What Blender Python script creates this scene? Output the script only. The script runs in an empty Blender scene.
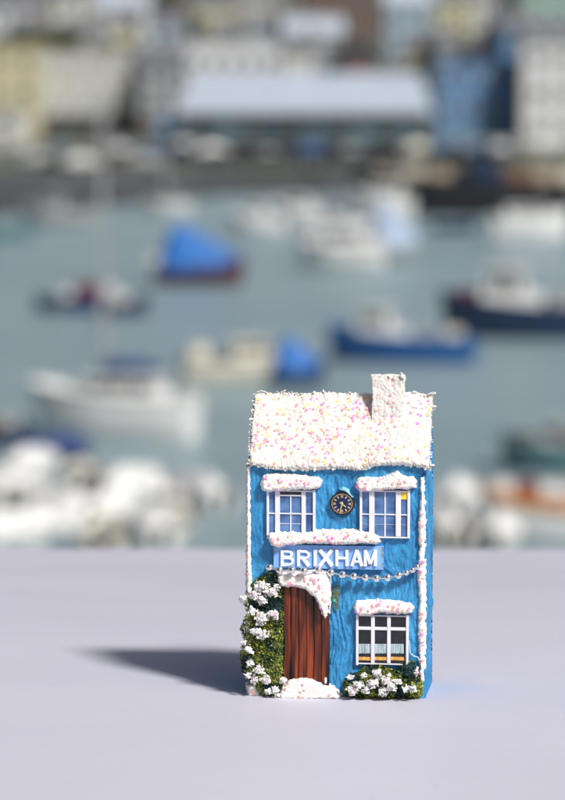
import bpy, bmesh, math, random
import numpy as np
from mathutils import Vector, Matrix, noise
R = math.radians
random.seed(7)
rng = np.random.default_rng(5)
S = bpy.context.scene
C = S.collection

# ------------------------------------------------------------------ camera model
F = 3200.0            # focal length in photo pixels (144 mm on a 36 mm high frame)
YH = 70               # image row of the horizon
ZB = F / 3000         # distance to the little house
PITCH = math.atan((400 - YH) / F)
CAMZ = ZB * (297 / F * math.cos(PITCH) + math.sin(PITCH))
CAM = Vector((0, 0, CAMZ))
cp, sp = math.cos(PITCH), math.sin(PITCH)
WATER = CAMZ - 13.0
QUAY = WATER + 2.0

def ray(px, py):
    dx = (px - 282.5) / F; dy = (400 - py) / F
    return Vector((dx, cp + dy * sp, dy * cp - sp))
def at_z(px, py, z):
    d = ray(px, py); return CAM + d * ((z - CAMZ) / d.z)
def at_y(px, py, Y):
    d = ray(px, py); return CAM + d * (Y / d.y)
def proj(p):
    q = Vector(p) - CAM
    dep = q.y * cp - q.z * sp
    return 282.5 + F * q.x / dep, 400 - F * (q.y * sp + q.z * cp) / dep, dep

# ------------------------------------------------------------------ materials
MATS = {}
def nt_of(name):
    m = bpy.data.materials.new(name); m.use_nodes = True
    nt = m.node_tree; b = nt.nodes['Principled BSDF']
    return m, nt, b
def mat(name, col, rough=0.6, metal=0.0, var=0.12, scale=8.0, bump=0.0, bscale=None, col2=None, spec=0.5, stretch=(1, 1, 1), bdist=0.001, detail=4.0):
    """principled with noise-mixed colours and an optional bump, all in object coordinates"""
    if name in MATS: return MATS[name]
    m, nt, b = nt_of(name)
    tc = nt.nodes.new('ShaderNodeTexCoord'); mp = nt.nodes.new('ShaderNodeMapping')
    mp.inputs['Scale'].default_value = stretch
    nt.links.new(tc.outputs['Object'], mp.inputs['Vector'])
    n = nt.nodes.new('ShaderNodeTexNoise'); n.inputs['Scale'].default_value = scale; n.inputs['Detail'].default_value = detail
    nt.links.new(mp.outputs[0], n.inputs['Vector'])
    rp = nt.nodes.new('ShaderNodeValToRGB')
    c2 = col2 or tuple(c * (1 - var * 1.6) for c in col); c1 = tuple(min(1, c * (1 + var)) for c in col)
    rp.color_ramp.elements[0].position = 0.34; rp.color_ramp.elements[1].position = 0.66
    rp.color_ramp.elements[0].color = (*c2, 1); rp.color_ramp.elements[1].color = (*c1, 1)
    nt.links.new(n.outputs['Fac'], rp.inputs['Fac']); nt.links.new(rp.outputs['Color'], b.inputs['Base Color'])
    b.inputs['Roughness'].default_value = rough; b.inputs['Metallic'].default_value = metal
    b.inputs['Specular IOR Level'].default_value = spec
    if bump:
        n2 = nt.nodes.new('ShaderNodeTexNoise'); n2.inputs['Scale'].default_value = bscale or scale * 4; n2.inputs['Detail'].default_value = 5
        nt.links.new(mp.outputs[0], n2.inputs['Vector'])
        bp = nt.nodes.new('ShaderNodeBump'); bp.inputs['Strength'].default_value = bump; bp.inputs['Distance'].default_value = bdist
        nt.links.new(n2.outputs['Fac'], bp.inputs['Height']); nt.links.new(bp.outputs[0], b.inputs['Normal'])
    MATS[name] = m
    return m

# ------------------------------------------------------------------ mesh builder
class MB:
    def __init__(s): s.v = []; s.f = []; s.m = []; s.sm = []
    def add(s, vs, fs, mi=0, smooth=False):
        o = len(s.v); s.v += [tuple(p) for p in vs]
        for f in fs: s.f.append(tuple(o + i for i in f)); s.m.append(mi); s.sm.append(smooth)
    def box(s, a, b, mi=0):
        (x0, y0, z0), (x1, y1, z1) = a, b
        vs = [(x0,y0,z0),(x1,y0,z0),(x1,y1,z0),(x0,y1,z0),(x0,y0,z1),(x1,y0,z1),(x1,y1,z1),(x0,y1,z1)]
        s.add(vs, [(3,2,1,0),(4,5,6,7),(0,1,5,4),(1,2,6,5),(2,3,7,6),(3,0,4,7)], mi)
    def bbox(s, a, b, c, mi=0):
        """box with a small chamfer c"""
        bm = bmesh.new(); bmesh.ops.create_cube(bm, size=1)
        for v in bm.verts:
            for k in range(3): v.co[k] = a[k] + (v.co[k] + .5) * (b[k] - a[k])
        bmesh.ops.bevel(bm, geom=bm.edges[:], offset=c, segments=2, affect='EDGES')
        bm.verts.index_update()
        s.add([v.co[:] for v in bm.verts], [[v.index for v in f.verts] for f in bm.faces], mi); bm.free()
    def grid(s, P, mi=0, smooth=True, flip=False, mask=None):
        nr, nc = P.shape[:2]; fs = []
        for i in range(nr - 1):
            for j in range(nc - 1):
                if mask is not None and not mask[i, j]: continue
                q = (i*nc+j, i*nc+j+1, (i+1)*nc+j+1, (i+1)*nc+j)
                fs.append(q[::-1] if flip else q)
        s.add(P.reshape(-1, 3).tolist(), fs, mi, smooth)
    def tube(s, pts, r, n=8, mi=0, caps=True, smooth=True):
        pts = [Vector(p) for p in pts]; rs = r if isinstance(r, (list, tuple)) else [r] * len(pts)
        ring = []; up = Vector((0, 0, 1))
        for i, p in enumerate(pts):
            t = (pts[min(i+1, len(pts)-1)] - pts[max(i-1, 0)]).normalized()
            a = t.cross(up if abs(t.z) < .95 else Vector((1, 0, 0))).normalized(); b = t.cross(a)
            ring += [p + (a * math.cos(2*math.pi*k/n) + b * math.sin(2*math.pi*k/n)) * rs[i] for k in range(n)]
        fs = [(i*n+k, i*n+(k+1)%n, (i+1)*n+(k+1)%n, (i+1)*n+k) for i in range(len(pts)-1) for k in range(n)]
        s.add(ring, fs, mi, smooth)
        if caps:
            s.add(ring[:n], [tuple(range(n))], mi); s.add(ring[-n:], [tuple(range(n))[::-1]], mi)
    def ball(s, c, r, mi=0, nu=12, nv=8, sq=(1, 1, 1), rough=0.0, smooth=True):
        vs = []; c = Vector(c); sd = random.random() * 50
        for i in range(nv + 1):
            th = math.pi * i / nv
            for j in range(nu):
                ph = 2 * math.pi * j / nu
                d = Vector((math.sin(th)*math.cos(ph), math.sin(th)*math.sin(ph), math.cos(th)))
                k = 1 + (rough * noise.noise(d * 1.7 + Vector((sd, 0, 0))) if rough else 0)
                vs.append((c.x + d.x*r*sq[0]*k, c.y + d.y*r*sq[1]*k, c.z + d.z*r*sq[2]*k))
        fs = [(i*nu+j, (i+1)*nu+j, (i+1)*nu+(j+1)%nu, i*nu+(j+1)%nu) for i in range(nv) for j in range(nu)]
        s.add(vs, fs, mi, smooth)
    def prism(s, pts, y0, y1, mi=0):
        """pts (x,z) polygon extruded along y"""
        n = len(pts)
        vs = [(x, y0, z) for x, z in pts] + [(x, y1, z) for x, z in pts]
        s.add(vs, [tuple(range(n)), tuple(range(2*n-1, n-1, -1))] + [(i, n+i, n+(i+1)%n, (i+1)%n) for i in range(n)], mi)
    def disc(s, c, nrm, r, h, mi=0, n=7):
        nrm = Vector(nrm).normalized(); a = nrm.orthogonal().normalized(); b = nrm.cross(a); c = Vector(c)
        top = [c + nrm*h + (a*math.cos(2*math.pi*k/n)+b*math.sin(2*math.pi*k/n))*r for k in range(n)]
        bot = [p - nrm*h*3 for p in top]
        s.add(top + bot, [tuple(range(n))] + [(k, (k+1)%n, n+(k+1)%n, n+k) for k in range(n)], mi)
    def build(s, name, mats, parent=None, recalc=False):
        me = bpy.data.meshes.new(name); me.from_pydata(s.v, [], s.f)
        for m in (mats if isinstance(mats, (list, tuple)) else [mats]): me.materials.append(m)
        me.polygons.foreach_set('material_index', s.m); me.polygons.foreach_set('use_smooth', s.sm); me.update()
        if recalc:
            bm = bmesh.new(); bm.from_mesh(me); bmesh.ops.recalc_face_normals(bm, faces=bm.faces[:]); bm.to_mesh(me); bm.free()
        o = bpy.data.objects.new(name, me); C.objects.link(o)
        if parent is not None: o.parent = parent
        return o
def tag(o, label=None, cat=None, group=None, kind=None):
    for k, v in (('label', label), ('category', cat), ('group', group), ('kind', kind)):
        if v: o[k] = v
    return o
def empty(name, loc, rz=0.0):
    o = bpy.data.objects.new(name, None); C.objects.link(o); o.location = loc; o.rotation_euler = (0, 0, rz)
    o.empty_display_size = .1
    return o
def copy_tree(o, parent=None):
    kids = [c for c in bpy.data.objects if c.parent == o]
    c = o.copy(); C.objects.link(c); c.parent = parent
    for k in kids: copy_tree(k, c)
    return c

# ================================================================== THE LITTLE HOUSE
YAW = R(-7)
HL = at_z(336, 696.5, 0.0)
HM = Matrix.Translation(HL) @ Matrix.Rotation(YAW, 4, 'Z'); HI = HM.inverted()
def fp(px, py, yl=0.0):
    o = HI @ CAM; d = HI.to_3x3() @ ray(px, py)
    t = (yl - o.y) / d.y; p = o + d * t
    return p.x, p.z
PX = ZB / F                     # metres per photo pixel at the house

m_blue = mat('blue_acrylic_paint', (.042, .265, .52), .42, var=.16, scale=130, col2=(.016, .165, .38), bump=.8, bscale=1500, stretch=(1, 1, .6), bdist=.0002, spec=.45)
m_snow = mat('textured_snow_paint', (.66, .64, .605), .75, var=.04, scale=300, bump=.4, bscale=2200, bdist=.00025, spec=.3)
m_pink = mat('pink_sequin', (.90, .36, .50), .35, var=.05)
m_coral = mat('coral_sequin', (.88, .40, .30), .35, var=.05)
m_mag = mat('magenta_sequin', (.80, .28, .66), .35, var=.05)
m_gold = mat('yellow_sequin', (.82, .66, .22), .35, var=.05)
m_snow2 = mat('smooth_snow_paint', (.80, .78, .75), .55, var=.03, scale=300, bump=.15, bscale=1500, bdist=.00015, spec=.4)
SNOW = [m_snow, m_pink, m_coral, m_mag, m_gold]
SNOW2 = [m_snow2, m_pink, m_coral, m_mag, m_gold]
m_frame = mat('white_window_frame', (.74, .74, .82), .4, var=.03, scale=300)
m_paneA = mat('blue_window_glass', (.085, .18, .36), .15, var=.3, scale=170, col2=(.02, .06, .20), spec=.6)  # noise paints pale reflections into the pane colour
m_paneD = mat('dark_window_glass', (.012, .014, .02), .12, var=.4, scale=400, spec=.6)
m_cur = mat('white_curtain', (.50, .60, .64), .8, var=.1, scale=500, col2=(.26, .36, .42), stretch=(4, 1, .3))
m_tan = mat('tan_window_sill', (.72, .38, .10), .6, var=.2, scale=900)
m_yel = mat('yellow_corner_print', (.85, .62, .05), .4)  # yellow patch in the corner of the upper right window
m_black = mat('black_paint', (.012, .012, .014), .4)
m_steel = mat('silver_ball_chain', (.86, .84, .82), .16, metal=1.0, var=.02)
m_sign = mat('light_blue_sign_card', (.20, .42, .85), .55, var=.06, scale=200, bump=.15, bscale=1500, bdist=.0001)
m_sign_edge = mat('worn_sign_edge', (.30, .27, .24), .8, var=.3, scale=900)
m_letter = mat('white_sign_letter', (.74, .77, .86), .45, var=.02)
m_wood = None

house = empty('miniature_house', HL, YAW)
tag(house, 'little bright blue seaside house ornament with glittery snow roof, wooden door and BRIXHAM sign', 'house ornament')

xl = fp(248, 600)[0]; xr = fp(426, 600)[0]
DEP = 0.030
z_eave = fp(336, 462)[1]
# ridge: pixel 392 at mid depth
z_ridge = fp(336, 393, DEP/2)[1]
def V(*a): return Vector(a)

def stroke(x, z, s=0.0):
    """impasto brush relief, metres, mostly vertical ragged strokes"""
    w = noise.noise(V(x*90+s, z*60, 3.1)) * 1.6
    a = noise.noise(V(x*620 + w*2.2, z*190, 1.3+s))
    b = noise.noise(V(x*1250 + w*3, z*260, 7.7+s))
    c = noise.noise(V(x*420, z*420, 5+s)) - 1.2*max(0, noise.noise(V(x*900, z*700, 25+s))-.35)
    d = noise.noise(V(x*2400, z*1500, 9+s))
    e = noise.noise(V(x*2600 + w*4, z*420, 17+s))
    return (-(abs(a)*1.2) + .55*b + .4*c + .3*d - .45*abs(e)) * .00052

def wall_body():
    NP = []; r = .0012
    def corner(cx, cy, a0):
        return [(cx, cy, a0 + R(90)*k/5) for k in range(6)]
    # perimeter param as list of (kind, x-fraction...) built at unit depth, evaluated per height
    nf, nsd = 300, 60
    per = []
    for k in range(nf): per.append(('f', k/nf))
    for k in range(nsd): per.append(('r', k/nsd))
    for k in range(60): per.append(('b', k/60))
    for k in range(nsd): per.append(('l', k/nsd))
    nz = 330; top = z_ridge - .0025
    P = np.zeros((nz+1, len(per)+1, 3))
    for i in range(nz+1):
        z = top * i / nz
        ins = max(0, (z - z_eave) / (z_ridge - z_eave)) * DEP/2
        y0, y1 = min(ins+.0008*(ins>0), DEP/2-.0006), max(DEP - ins, DEP/2+.0006)
        for j, (kd, t) in enumerate(per):
            if kd == 'f': x, y, nx, ny = xl+(xr-xl)*t, y0, 0, -1
            elif kd == 'r': x, y, nx, ny = xr, y0+(y1-y0)*t, 1, 0
            elif kd == 'b': x, y, nx, ny = xr-(xr-xl)*t, y1, 0, 1
            else: x, y, nx, ny = xl, y1-(y1-y0)*t, -1, 0
            # round the vertical corners
            ex = min(x-xl, xr-x); ey = min(y-y0, y1-y)
            if ins < .001 and ex < r and ey < r:
                q = r - math.sqrt(max(0, r*r - (r-max(ex, ey))**2)) if max(ex, ey) < r else 0
                if kd in 'fb': y += q*(1 if kd == 'f' else -1)
                else: x += q*(-1 if kd == 'r' else 1)
            u = x if kd in 'fb' else y*1.0 + .3
            h = stroke(u, z, {'f': 0, 'r': 20, 'b': 40, 'l': 60}[kd])
            edge = 1.0
            wob = noise.noise(V(z*160, 4.4, 2))*.0005
            P[i, j] = (x + nx*h*1.2 + (wob if kd == 'r' else -wob if kd == 'l' else 0), y + ny*h, z + .0003*noise.noise(V(x*400, y*400, 0))*(i == 0))
        P[i, -1] = P[i, 0]
    m = MB(); m.grid(P); n = len(per)
    m.add(P[0, :-1].tolist(), [tuple(range(n))[::-1]]); m.add(P[-1, :-1].tolist(), [tuple(range(n))])
    return m.build('wall', m_blue, house)
wall_body()

def sprinkle(mb, pts, nrms, n, r=(.00036, .00058), weights=(5, 4, 3, 1)):
    idx = rng.choice(len(pts), size=min(n, len(pts)), replace=False)
    bag = [k+1 for k, w in enumerate(weights) for _ in range(w)]
    for i in idx:
        nn = Vector(nrms[i]) + V(random.uniform(-.12, .12), random.uniform(-.1, .1), random.uniform(-.12, .12))
        mb.disc(Vector(pts[i]) + Vector(nrms[i])*.00012, nn, random.uniform(*r), .00004, random.choice(bag))

def sdf(px, py, poly):
    """signed distance (px) of arrays to polygon, positive inside"""
    d = np.full(px.shape, 1e9); ins = np.zeros(px.shape, bool); n = len(poly)
    for i in range(n):
        x0, y0 = poly[i]; x1, y1 = poly[(i+1) % n]
        ex, ey = x1-x0, y1-y0; t = np.clip(((px-x0)*ex+(py-y0)*ey)/(ex*ex+ey*ey+1e-9), 0, 1)
        d = np.minimum(d, np.hypot(px-x0-t*ex, py-y0-t*ey))
        c = ((y0 > py) != (y1 > py)) & (px < ex*(py-y0)/(ey+1e-12)+x0)
        ins ^= c
    return np.where(ins, d, -d)

def pillow(name, poly, thick, seq, parent=house, base=-.0002, res=.45, rr=4.0, wob=1.0, mats=SNOW2, rough=.00010, build=True, weights=(5, 4, 3, 1), mb=None):
    """puffy relief lump on the front wall from an outline in photo pixels; its back is sunk in the wall"""
    xs = [p[0] for p in poly]; ys = [p[1] for p in poly]
    gx = np.arange(min(xs)-3, max(xs)+3, res); gy = np.arange(min(ys)-3, max(ys)+3, res)
    GX, GY = np.meshgrid(gx, gy)
    W = np.array([[noise.noise(V(x*.22, y*.22, 1+len(poly)))*1.3 + noise.noise(V(x*.6, y*.6, 4))*.7 for x in gx] for y in gy]) * wob
    D = sdf(GX, GY, poly) + W
    t = np.clip(D/rr, 0, 1); H = thick*np.sqrt(1-(1-t)**2)
    H = np.where(D < 0, -.0010*np.clip(-D/1.2, 0, 1), H)
    P = np.zeros((*GX.shape, 3))
    for i in range(len(gy)):
        for j in range(len(gx)):
            n_ = noise.noise(V(gx[j]*.45, gy[i]*.45, 8))*1.3 + noise.noise(V(gx[j]*1.1, gy[i]*1.1, 2))*.8
            yl = base - H[i, j] - (rough*n_ if H[i, j] > 0 else 0)
            x, z = fp(gx[j], gy[i], 0)
            P[i, j] = (x, yl, z)
    mask = (np.maximum.reduce([D[:-1, :-1], D[1:, :-1], D[:-1, 1:], D[1:, 1:]]) > -1.3)
    m = mb or MB(); m.grid(P, 0, True, mask=mask)
    if seq:
        dz = np.gradient(P[..., 1], axis=0)/(-res*PX); dx = np.gradient(P[..., 1], axis=1)/(res*PX)
        sel = np.argwhere(D > .9)
        pts = [P[a, b] for a, b in sel]
        nr = [Vector((float(np.clip(dx[a, b], -1, 1)), -1, float(np.clip(dz[a, b], -1, 1)))).normalized() for a, b in sel]
        sprinkle(m, pts, nr, seq, weights=weights)
    if mb: return m
    return m.build(name, mats, parent) if build else m

# ---- roof of thick snow
def roof():
    ex = [235, 248, 262, 276, 309, 335, 358, 380, 402, 421, 430, 445]
    ey = [462, 462.4, 464.6, 467, 467.6, 466, 467.6, 462.6, 462.4, 464.6, 467, 467]
    nu, nv, nb = 400, 190, 60
    yE = -.0022
    P = np.zeros((nv+nb+1, nu+1, 3)); N = np.zeros_like(P)
    nf = Vector((0, -(z_ridge-z_eave), DEP/2)).normalized(); nbk = Vector((0, z_ridge-z_eave, DEP/2)).normalized()
    for i in range(nv+nb+1):
        for j in range(nu+1):
            u = j/nu
            if i <= nv:
                v = i/nv
                pxl = 249.2 + 6.0*v**1.5; pxr = 429 + 3.5*v
                jag = noise.noise(V(v*9, 1, 0))*1.6 + noise.noise(V(v*34, 3, 0))*1.3 + noise.noise(V(v*90, 5, 0))*.8
                jag2 = noise.noise(V(v*9, 11, 0))*1.6 + noise.noise(V(v*34, 13, 0))*1.3 + noise.noise(V(v*90, 15, 0))*.8
                px = pxl + (pxr - pxl)*u + jag*(1-u)**8 + jag2*u**8
                e = np.interp(px, ex, ey) + (noise.noise(V(px*.25, 0, 9))*2.2 + noise.noise(V(px*.7, 0, 9))*1.6)*max(0, 1-v*6)
                rdg = 393 + noise.noise(V(px*.1, 7, 9))*1.6*v**2 + noise.noise(V(px*.5, 7, 9))*1.0*v**8
                a = fp(px, e, yE); b = fp(px, rdg, DEP/2)
                y = yE + (DEP/2 - yE)*v
                x = a[0] + (b[0]-a[0])*v; z = a[1] + (b[1]-a[1])*v
                n = nf
            else:
                v = (i-nv)/nb
                x, y0, z0 = P[nv, j] if False else (P[nv, j, 0], DEP/2, 0)
                y = DEP/2 + (DEP/2+.002)*v; z = z_ridge - (z_ridge-z_eave)*v
                z = (1-v)*P[nv, j, 2] + v*z_eave
                n = nbk
                x = x + (P[nv, nu//2, 0] - x)*min(1, v*4)*.05
            P[i, j] = (x, y, z)
            k = (min(1, max(-1, (i-nv)/5)) + 1)/2
            nn = (nf*(1-k) + nbk*k).normalized() if k not in (0, 1) else n
            N[i, j] = nn
    base = P.copy()
    for i in range(nv+nb+1):
        for j in range(nu+1):
            x, y, z = base[i, j]
            h = noise.noise(V(x*180, y*180, z*180))*.0006 + noise.noise(V(x*600, y*600, z*600))*.00018 + noise.noise(V(x*1700, y*1700, z*1700))*.00011 - .0006*max(0, noise.noise(V(x*900, y*900, z*900+5))-.32)
            edge = min(j, nu-j)/5; edge = min(1, edge); ed2 = min(1, i/5)
            rd = 1 - (1-min(edge, 1))**2*.5
            P[i, j] = Vector(base[i, j]) + Vector(N[i, j])*(h - .0008*(1-math.sqrt(max(0, 1-(1-edge)**2))) - .0008*(1-math.sqrt(max(0, 1-(1-ed2)**2))))
    B = base - N*.0021
    m = MB(); m.grid(P); m.grid(B, flip=True)
    nr, nc = P.shape[:2]
    # stitch rim
    def strip(a, b):
        n = len(a); m.add(list(a)+list(b), [(k, n+k, n+k+1, k+1) for k in range(n-1)], 0, True)
    strip(P[0].tolist(), B[0].tolist()); strip(B[-1].tolist(), P[-1].tolist())
    strip(B[:, 0].tolist(), P[:, 0].tolist()); strip(P[:, -1].tolist(), B[:, -1].tolist())
    # frayed crumbs along the edges
    for k in range(260):
        s_ = random.random()
        if s_ < .28: i, j = random.randint(0, nv), 0
        elif s_ < .56: i, j = random.randint(0, nv), nu
        elif s_ < .8: i, j = 0, random.randint(0, nu)
        else: i, j = nv, random.randint(0, nu)
        c = Vector(P[i, j]) + V(random.uniform(-.0006, .0006), random.uniform(-.0006, .0004), random.uniform(-.0006, .0004))
        m.ball(c, random.uniform(.00015, .00048), 0, 6, 4, (random.uniform(.6, 1.7), 1, random.uniform(.5, 1.2)), 1.8, smooth=False)
    for i, j, n in ((nv, int(nu*.16), 10), (nv, int(nu*.03), 5), (nv-6, nu-3, 8), (int(nv*.8), nu, 8), (3, 2, 6), (2, nu-3, 7)):
        for k in range(n):
            c = Vector(P[i, min(j, nu)]) + V(random.uniform(-.0013, .0013), random.uniform(-.0008, .0005), random.uniform(-.0007, .0009))
            m.ball(c, random.uniform(.0002, .0005), 0, 6, 4, (1.2, 1, .8), 2.0, smooth=False)
    sel = [(i, j) for i in range(4, nv-4, 2) for j in range(5, nu-5, 2)]
    pts = [P[a] for a in sel]; nrm = [N[a] for a in sel]
    # the chips lie thicker in patches
    w = np.array([max(0.0, .35 + 1.3*noise.noise(V(p[0]*110, p[2]*110, 4))) + .05 for p in pts]); w /= w.sum()
    idx = rng.choice(len(pts), size=330, replace=False, p=w)
    bag = [1]*5 + [2]*6 + [3]*4 + [4]*4
    for i in idx:
        nn = Vector(nrm[i]) + V(random.uniform(-.18, .18), random.uniform(-.15, .15), random.uniform(-.15, .2))
        m.disc(Vector(pts[i]) + Vector(nrm[i])*.00008, nn, random.uniform(.00036, .00060), .00003, random.choice(bag))
    m2 = MB()
    return m.build('roof', SNOW, house)
rf = roof()

def rough_box(name, x0, x1, y0, y1, z0, z1, parent, amp=.0002, seq=0):
    m = MB(); nx, ny, nz = 60, 40, 100
    def q(x, y, z, n):
        h = noise.noise(V(x*350, y*350, z*350))*amp*1.6 + noise.noise(V(x*1200, y*1200, z*1200))*amp*1.2
        r = .0006
        p = V(x, y, z)
        c = V(min(max(x, x0+r), x1-r), min(max(y, y0+r), y1-r), min(max(z, z0+r), z1-r))
        d = p - c
        if d.length > 1e-9: p = c + d.normalized()*r
        p += V(noise.noise(V(z*90, 1, x*50))*amp*1.5, 0, noise.noise(V(x*200, 5, y*100))*amp*1.2)
        p.y += (z-z0)*.12
        return p + Vector(n)*h
    def face(f, a, b, n, flip):
        P = np.array([[tuple(q(*f(i/a, j/b), n)) for j in range(b+1)] for i in range(a+1)]); m.grid(P, flip=flip); return P
    L = lambda a, b, t: a+(b-a)*t
    Pf = face(lambda s, t: (L(x0, x1, t), y0, L(z0, z1, s)), nz, nx, (0, -1, 0), False)
    face(lambda s, t: (L(x0, x1, t), y1, L(z0, z1, s)), nz, nx, (0, 1, 0), True)
    face(lambda s, t: (x0, L(y0, y1, t), L(z0, z1, s)), nz, ny, (-1, 0, 0), True)
    face(lambda s, t: (x1, L(y0, y1, t), L(z0, z1, s)), nz, ny, (1, 0, 0), False)
    face(lambda s, t: (L(x0, x1, t), L(y0, y1, s), z1), ny, nx, (0, 0, 1), False)
    if seq:
        pts = [Pf[i, j] for i in range(20, nz-3, 2) for j in range(4, nx-4, 2)]
        sprinkle(m, pts, [(0, -1, 0)]*len(pts), seq, (.0003, .00045), (7, 3, 2, 0))
    return m
# ---- chimney
cy0 = DEP/2 * .50
cxa, cza = fp(370.5, 437, cy0); cxb, czt = fp(402.5, 377.5, cy0)
cm = rough_box('chimney', cxa, cxb, cy0, cy0+.0085, z_eave+.004, czt, rf, .0002, 22)
for k in range(16):
    sx = random.choice([cxa, cxb, random.uniform(cxa, cxb)])
    cm.ball((sx+random.uniform(-.0003, .0003), cy0+.0018+random.uniform(0, .003), czt+random.uniform(-.0004, .0003)), random.uniform(.0003, .0006), 0, 7, 5, (1, 1, 1), 1)
for k in range(7): cm.ball((cxb-.0002-random.random()*.0006, cy0+.0024, czt+k*.00022), .0005-.00004*k, 0, 7, 5, (1, 1, 1.2), 1)
cm.build('chimney', SNOW, rf)

# ---- windows
def rect(px0, py0, px1, py1):
    a = fp(px0, py0); b = fp(px1, py1); return a[0], b[0], b[1], a[1]        # x0,x1,z0,z1
def fbox(mb, px0, py0, px1, py1, y0, y1, c=.00008, mi=0):
    x0, x1, z0, z1 = rect(px0, py0, px1, py1); mb.bbox((x0, y0, z0), (x1, y1, z1), c, mi)
YB = .0006    # back of windows, just inside the paint
def window(outer, verts, horiz, panes, extra=None):
    w = MB(); X0, Y0, X1, Y1 = outer; t = 2.3
    fbox(w, X0, Y0, X0+t, Y1, -.0013, YB); fbox(w, X1-t, Y0, X1, Y1, -.0013, YB)
    fbox(w, X0+t, Y0, X1-t, Y0+2.0, -.00127, YB); fbox(w, X0+t, Y1-2.2, X1-t, Y1, -.00127, YB)
    for a, b in verts: fbox(w, a, Y0+1.6, b, Y1-1.8, -.00118, YB)
    for a, b, c, d in horiz: fbox(w, c, a, d, b, -.00108, YB, .00005)
    o = w.build('window', m_frame, house)
    for px0, py0, px1, py1, mm in panes:
        p = MB(); fbox(p, px0-.8, py0-.6, px1+.8, py1+.6, -.0006 if mm is not m_yel else -.0009, YB, .00002); p.build('pane', mm, o)
    return o
wl = window((267, 489.5, 315.5, 535), [(275.4, 280.2), (301.8, 306)], [(494.2, 496, 280, 302), (512.3, 514.3, 269, 313.5), (513, 514.1, 269, 313)],
       [(269.6, 491, 275.4, 533, m_paneA), (280.2, 496, 301.8, 533, m_paneA), (306, 491, 313.2, 533, m_paneA), (280.2, 491.4, 301.8, 494.2, m_paneD)])
b_ = MB(); fbox(b_, 290.4, 495.5, 291.6, 533, -.0009, YB, .00003); fbox(b_, 280, 523, 302, 523.9, -.0008, YB, .00003); b_.build('glazing_bar', m_frame, wl)
wl['label'] = 'upper left window with blue panes and white bars'
wr = window((360, 489.8, 410, 538), [(369.4, 374.6), (396, 401)], [(513.2, 515.1, 362, 408)],
       [(362.4, 491.5, 369.4, 535.6, m_paneA), (374.6, 491.5, 396, 535.6, m_paneA), (401, 491.5, 407.6, 535.6, m_paneA), (401.8, 492.4, 406.6, 498.6, m_yel)])
b_ = MB(); fbox(b_, 384.6, 492, 385.8, 536, -.0009, YB, .00003); fbox(b_, 362.5, 523.9, 407.5, 524.8, -.0008, YB, .00003); b_.build('glazing_bar', m_frame, wr)
wr['label'] = 'upper right window with blue panes and a yellow corner'
wb = window((356.3, 614.4, 408.6, 664.6), [(371.3, 374.8), (387.4, 390.7)], [(626.1, 630.2, 358, 407)],
       [(358.6, 616, 406.4, 662.6, m_paneD)])
wb['label'] = 'lower window with dark panes and short white curtains'
for a, b in ((359, 371), (375, 387.2), (391, 404)):
    P = np.zeros((14, 40, 3))
    for i in range(14):
        for j in range(40):
            px = a + (b-a)*j/39; x, z = fp(px, 643.5 + 9.5*i/13 + .4*math.sin(j*.9)*(i/13)); P[i, j] = (x, -.00072 - .00013*math.sin(j*1.25+a), z)
    c = MB(); c.grid(P); P2 = P.copy(); P2[..., 1] += .0002; c.grid(P2, flip=True); c.build('curtain', m_cur, wb)
    c = MB(); fbox(c, a-.2, 656.4, b+.2, 660.2, -.00085, YB, .0001); c.build('inner_sill', m_tan, wb)

# ---- snow lumps over the windows, sign, corner and step
pillow('window_snow', [(262,478),(264,475),(275,473.5),(290,474),(308,475.5),(318,477),(322,481),(321,487),(315,489.5),(300,489),(285,490),(270,491.5),(263,490),(261,484)], .0030, 18, weights=(6,3,4,0))
pillow('window_snow', [(356,482),(358,478),(366,477),(378,478),(388,475.5),(397,470.5),(402,476),(413,477),(417,481),(416,487),(408,489),(395,489),(382,490),(370,491.5),(360,491),(356,487)], .0030, 24, weights=(6,3,3,0))
pillow('window_snow', [(354,606),(356,601),(365,600),(378,599.5),(395,601),(408,603),(414,607),(412,612),(404,614),(392,613.5),(380,612),(370,615),(360,615.5),(355,612)], .0028, 22, weights=(6,3,3,0))
pillow('sign_snow', [(268,537),(271,532.5),(285,531.5),(305,532.5),(325,530.5),(350,530),(372,532),(379,536),(380.5,541),(376,543.5),(362,543),(345,543.5),(325,543),(305,543),(286,545),(279,547),(272,544)], .0034, 34, base=-.0008, weights=(6,4,3,0))
pillow('door_snow', [(278,574),(290,571),(305,572),(318,571),(328,573),(330,582),(329.5,600),(329,612),(326,617.5),(322,612),(319,603),(314,595),(306,588.5),(296,585.5),(284,585.5),(279,583)], .0030, 22, base=-.0014, weights=(6,4,3,0))
pillow('doorstep_snow', [(280,690),(283,684),(290,679),(300,676.5),(312,677.5),(322,682),(330,685.5),(338,690),(341,695),(340,698),(300,698.5),(280,698)], .0042, 8, base=-.0006, weights=(6,4,1,0), wob=.7)
pillow('corner_snow', [(420.8,478),(422.8,478),(424,500),(424.2,540),(424.6,600),(424.2,640),(423.6,665),(422.6,686),(421,688),(419.5,672),(419.8,655),(418.6,628),(419.8,600),(418,572),(419.8,545),(419,525),(420.8,505)], .0008, 34, rr=2.6, wob=1.0, weights=(7,4,4,0), base=-.0004)
pillow('corner_snow', [(247.3,467),(249.5,467),(249.8,520),(250.5,560),(252,585),(250,600),(246.8,590),(247,540)], .0012, 5, rr=2.0, wob=.8)
pillow('corner_snow', [(247,684),(256,683),(260,690),(262,697),(248,697)], .0022, 2, wob=.6)

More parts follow.
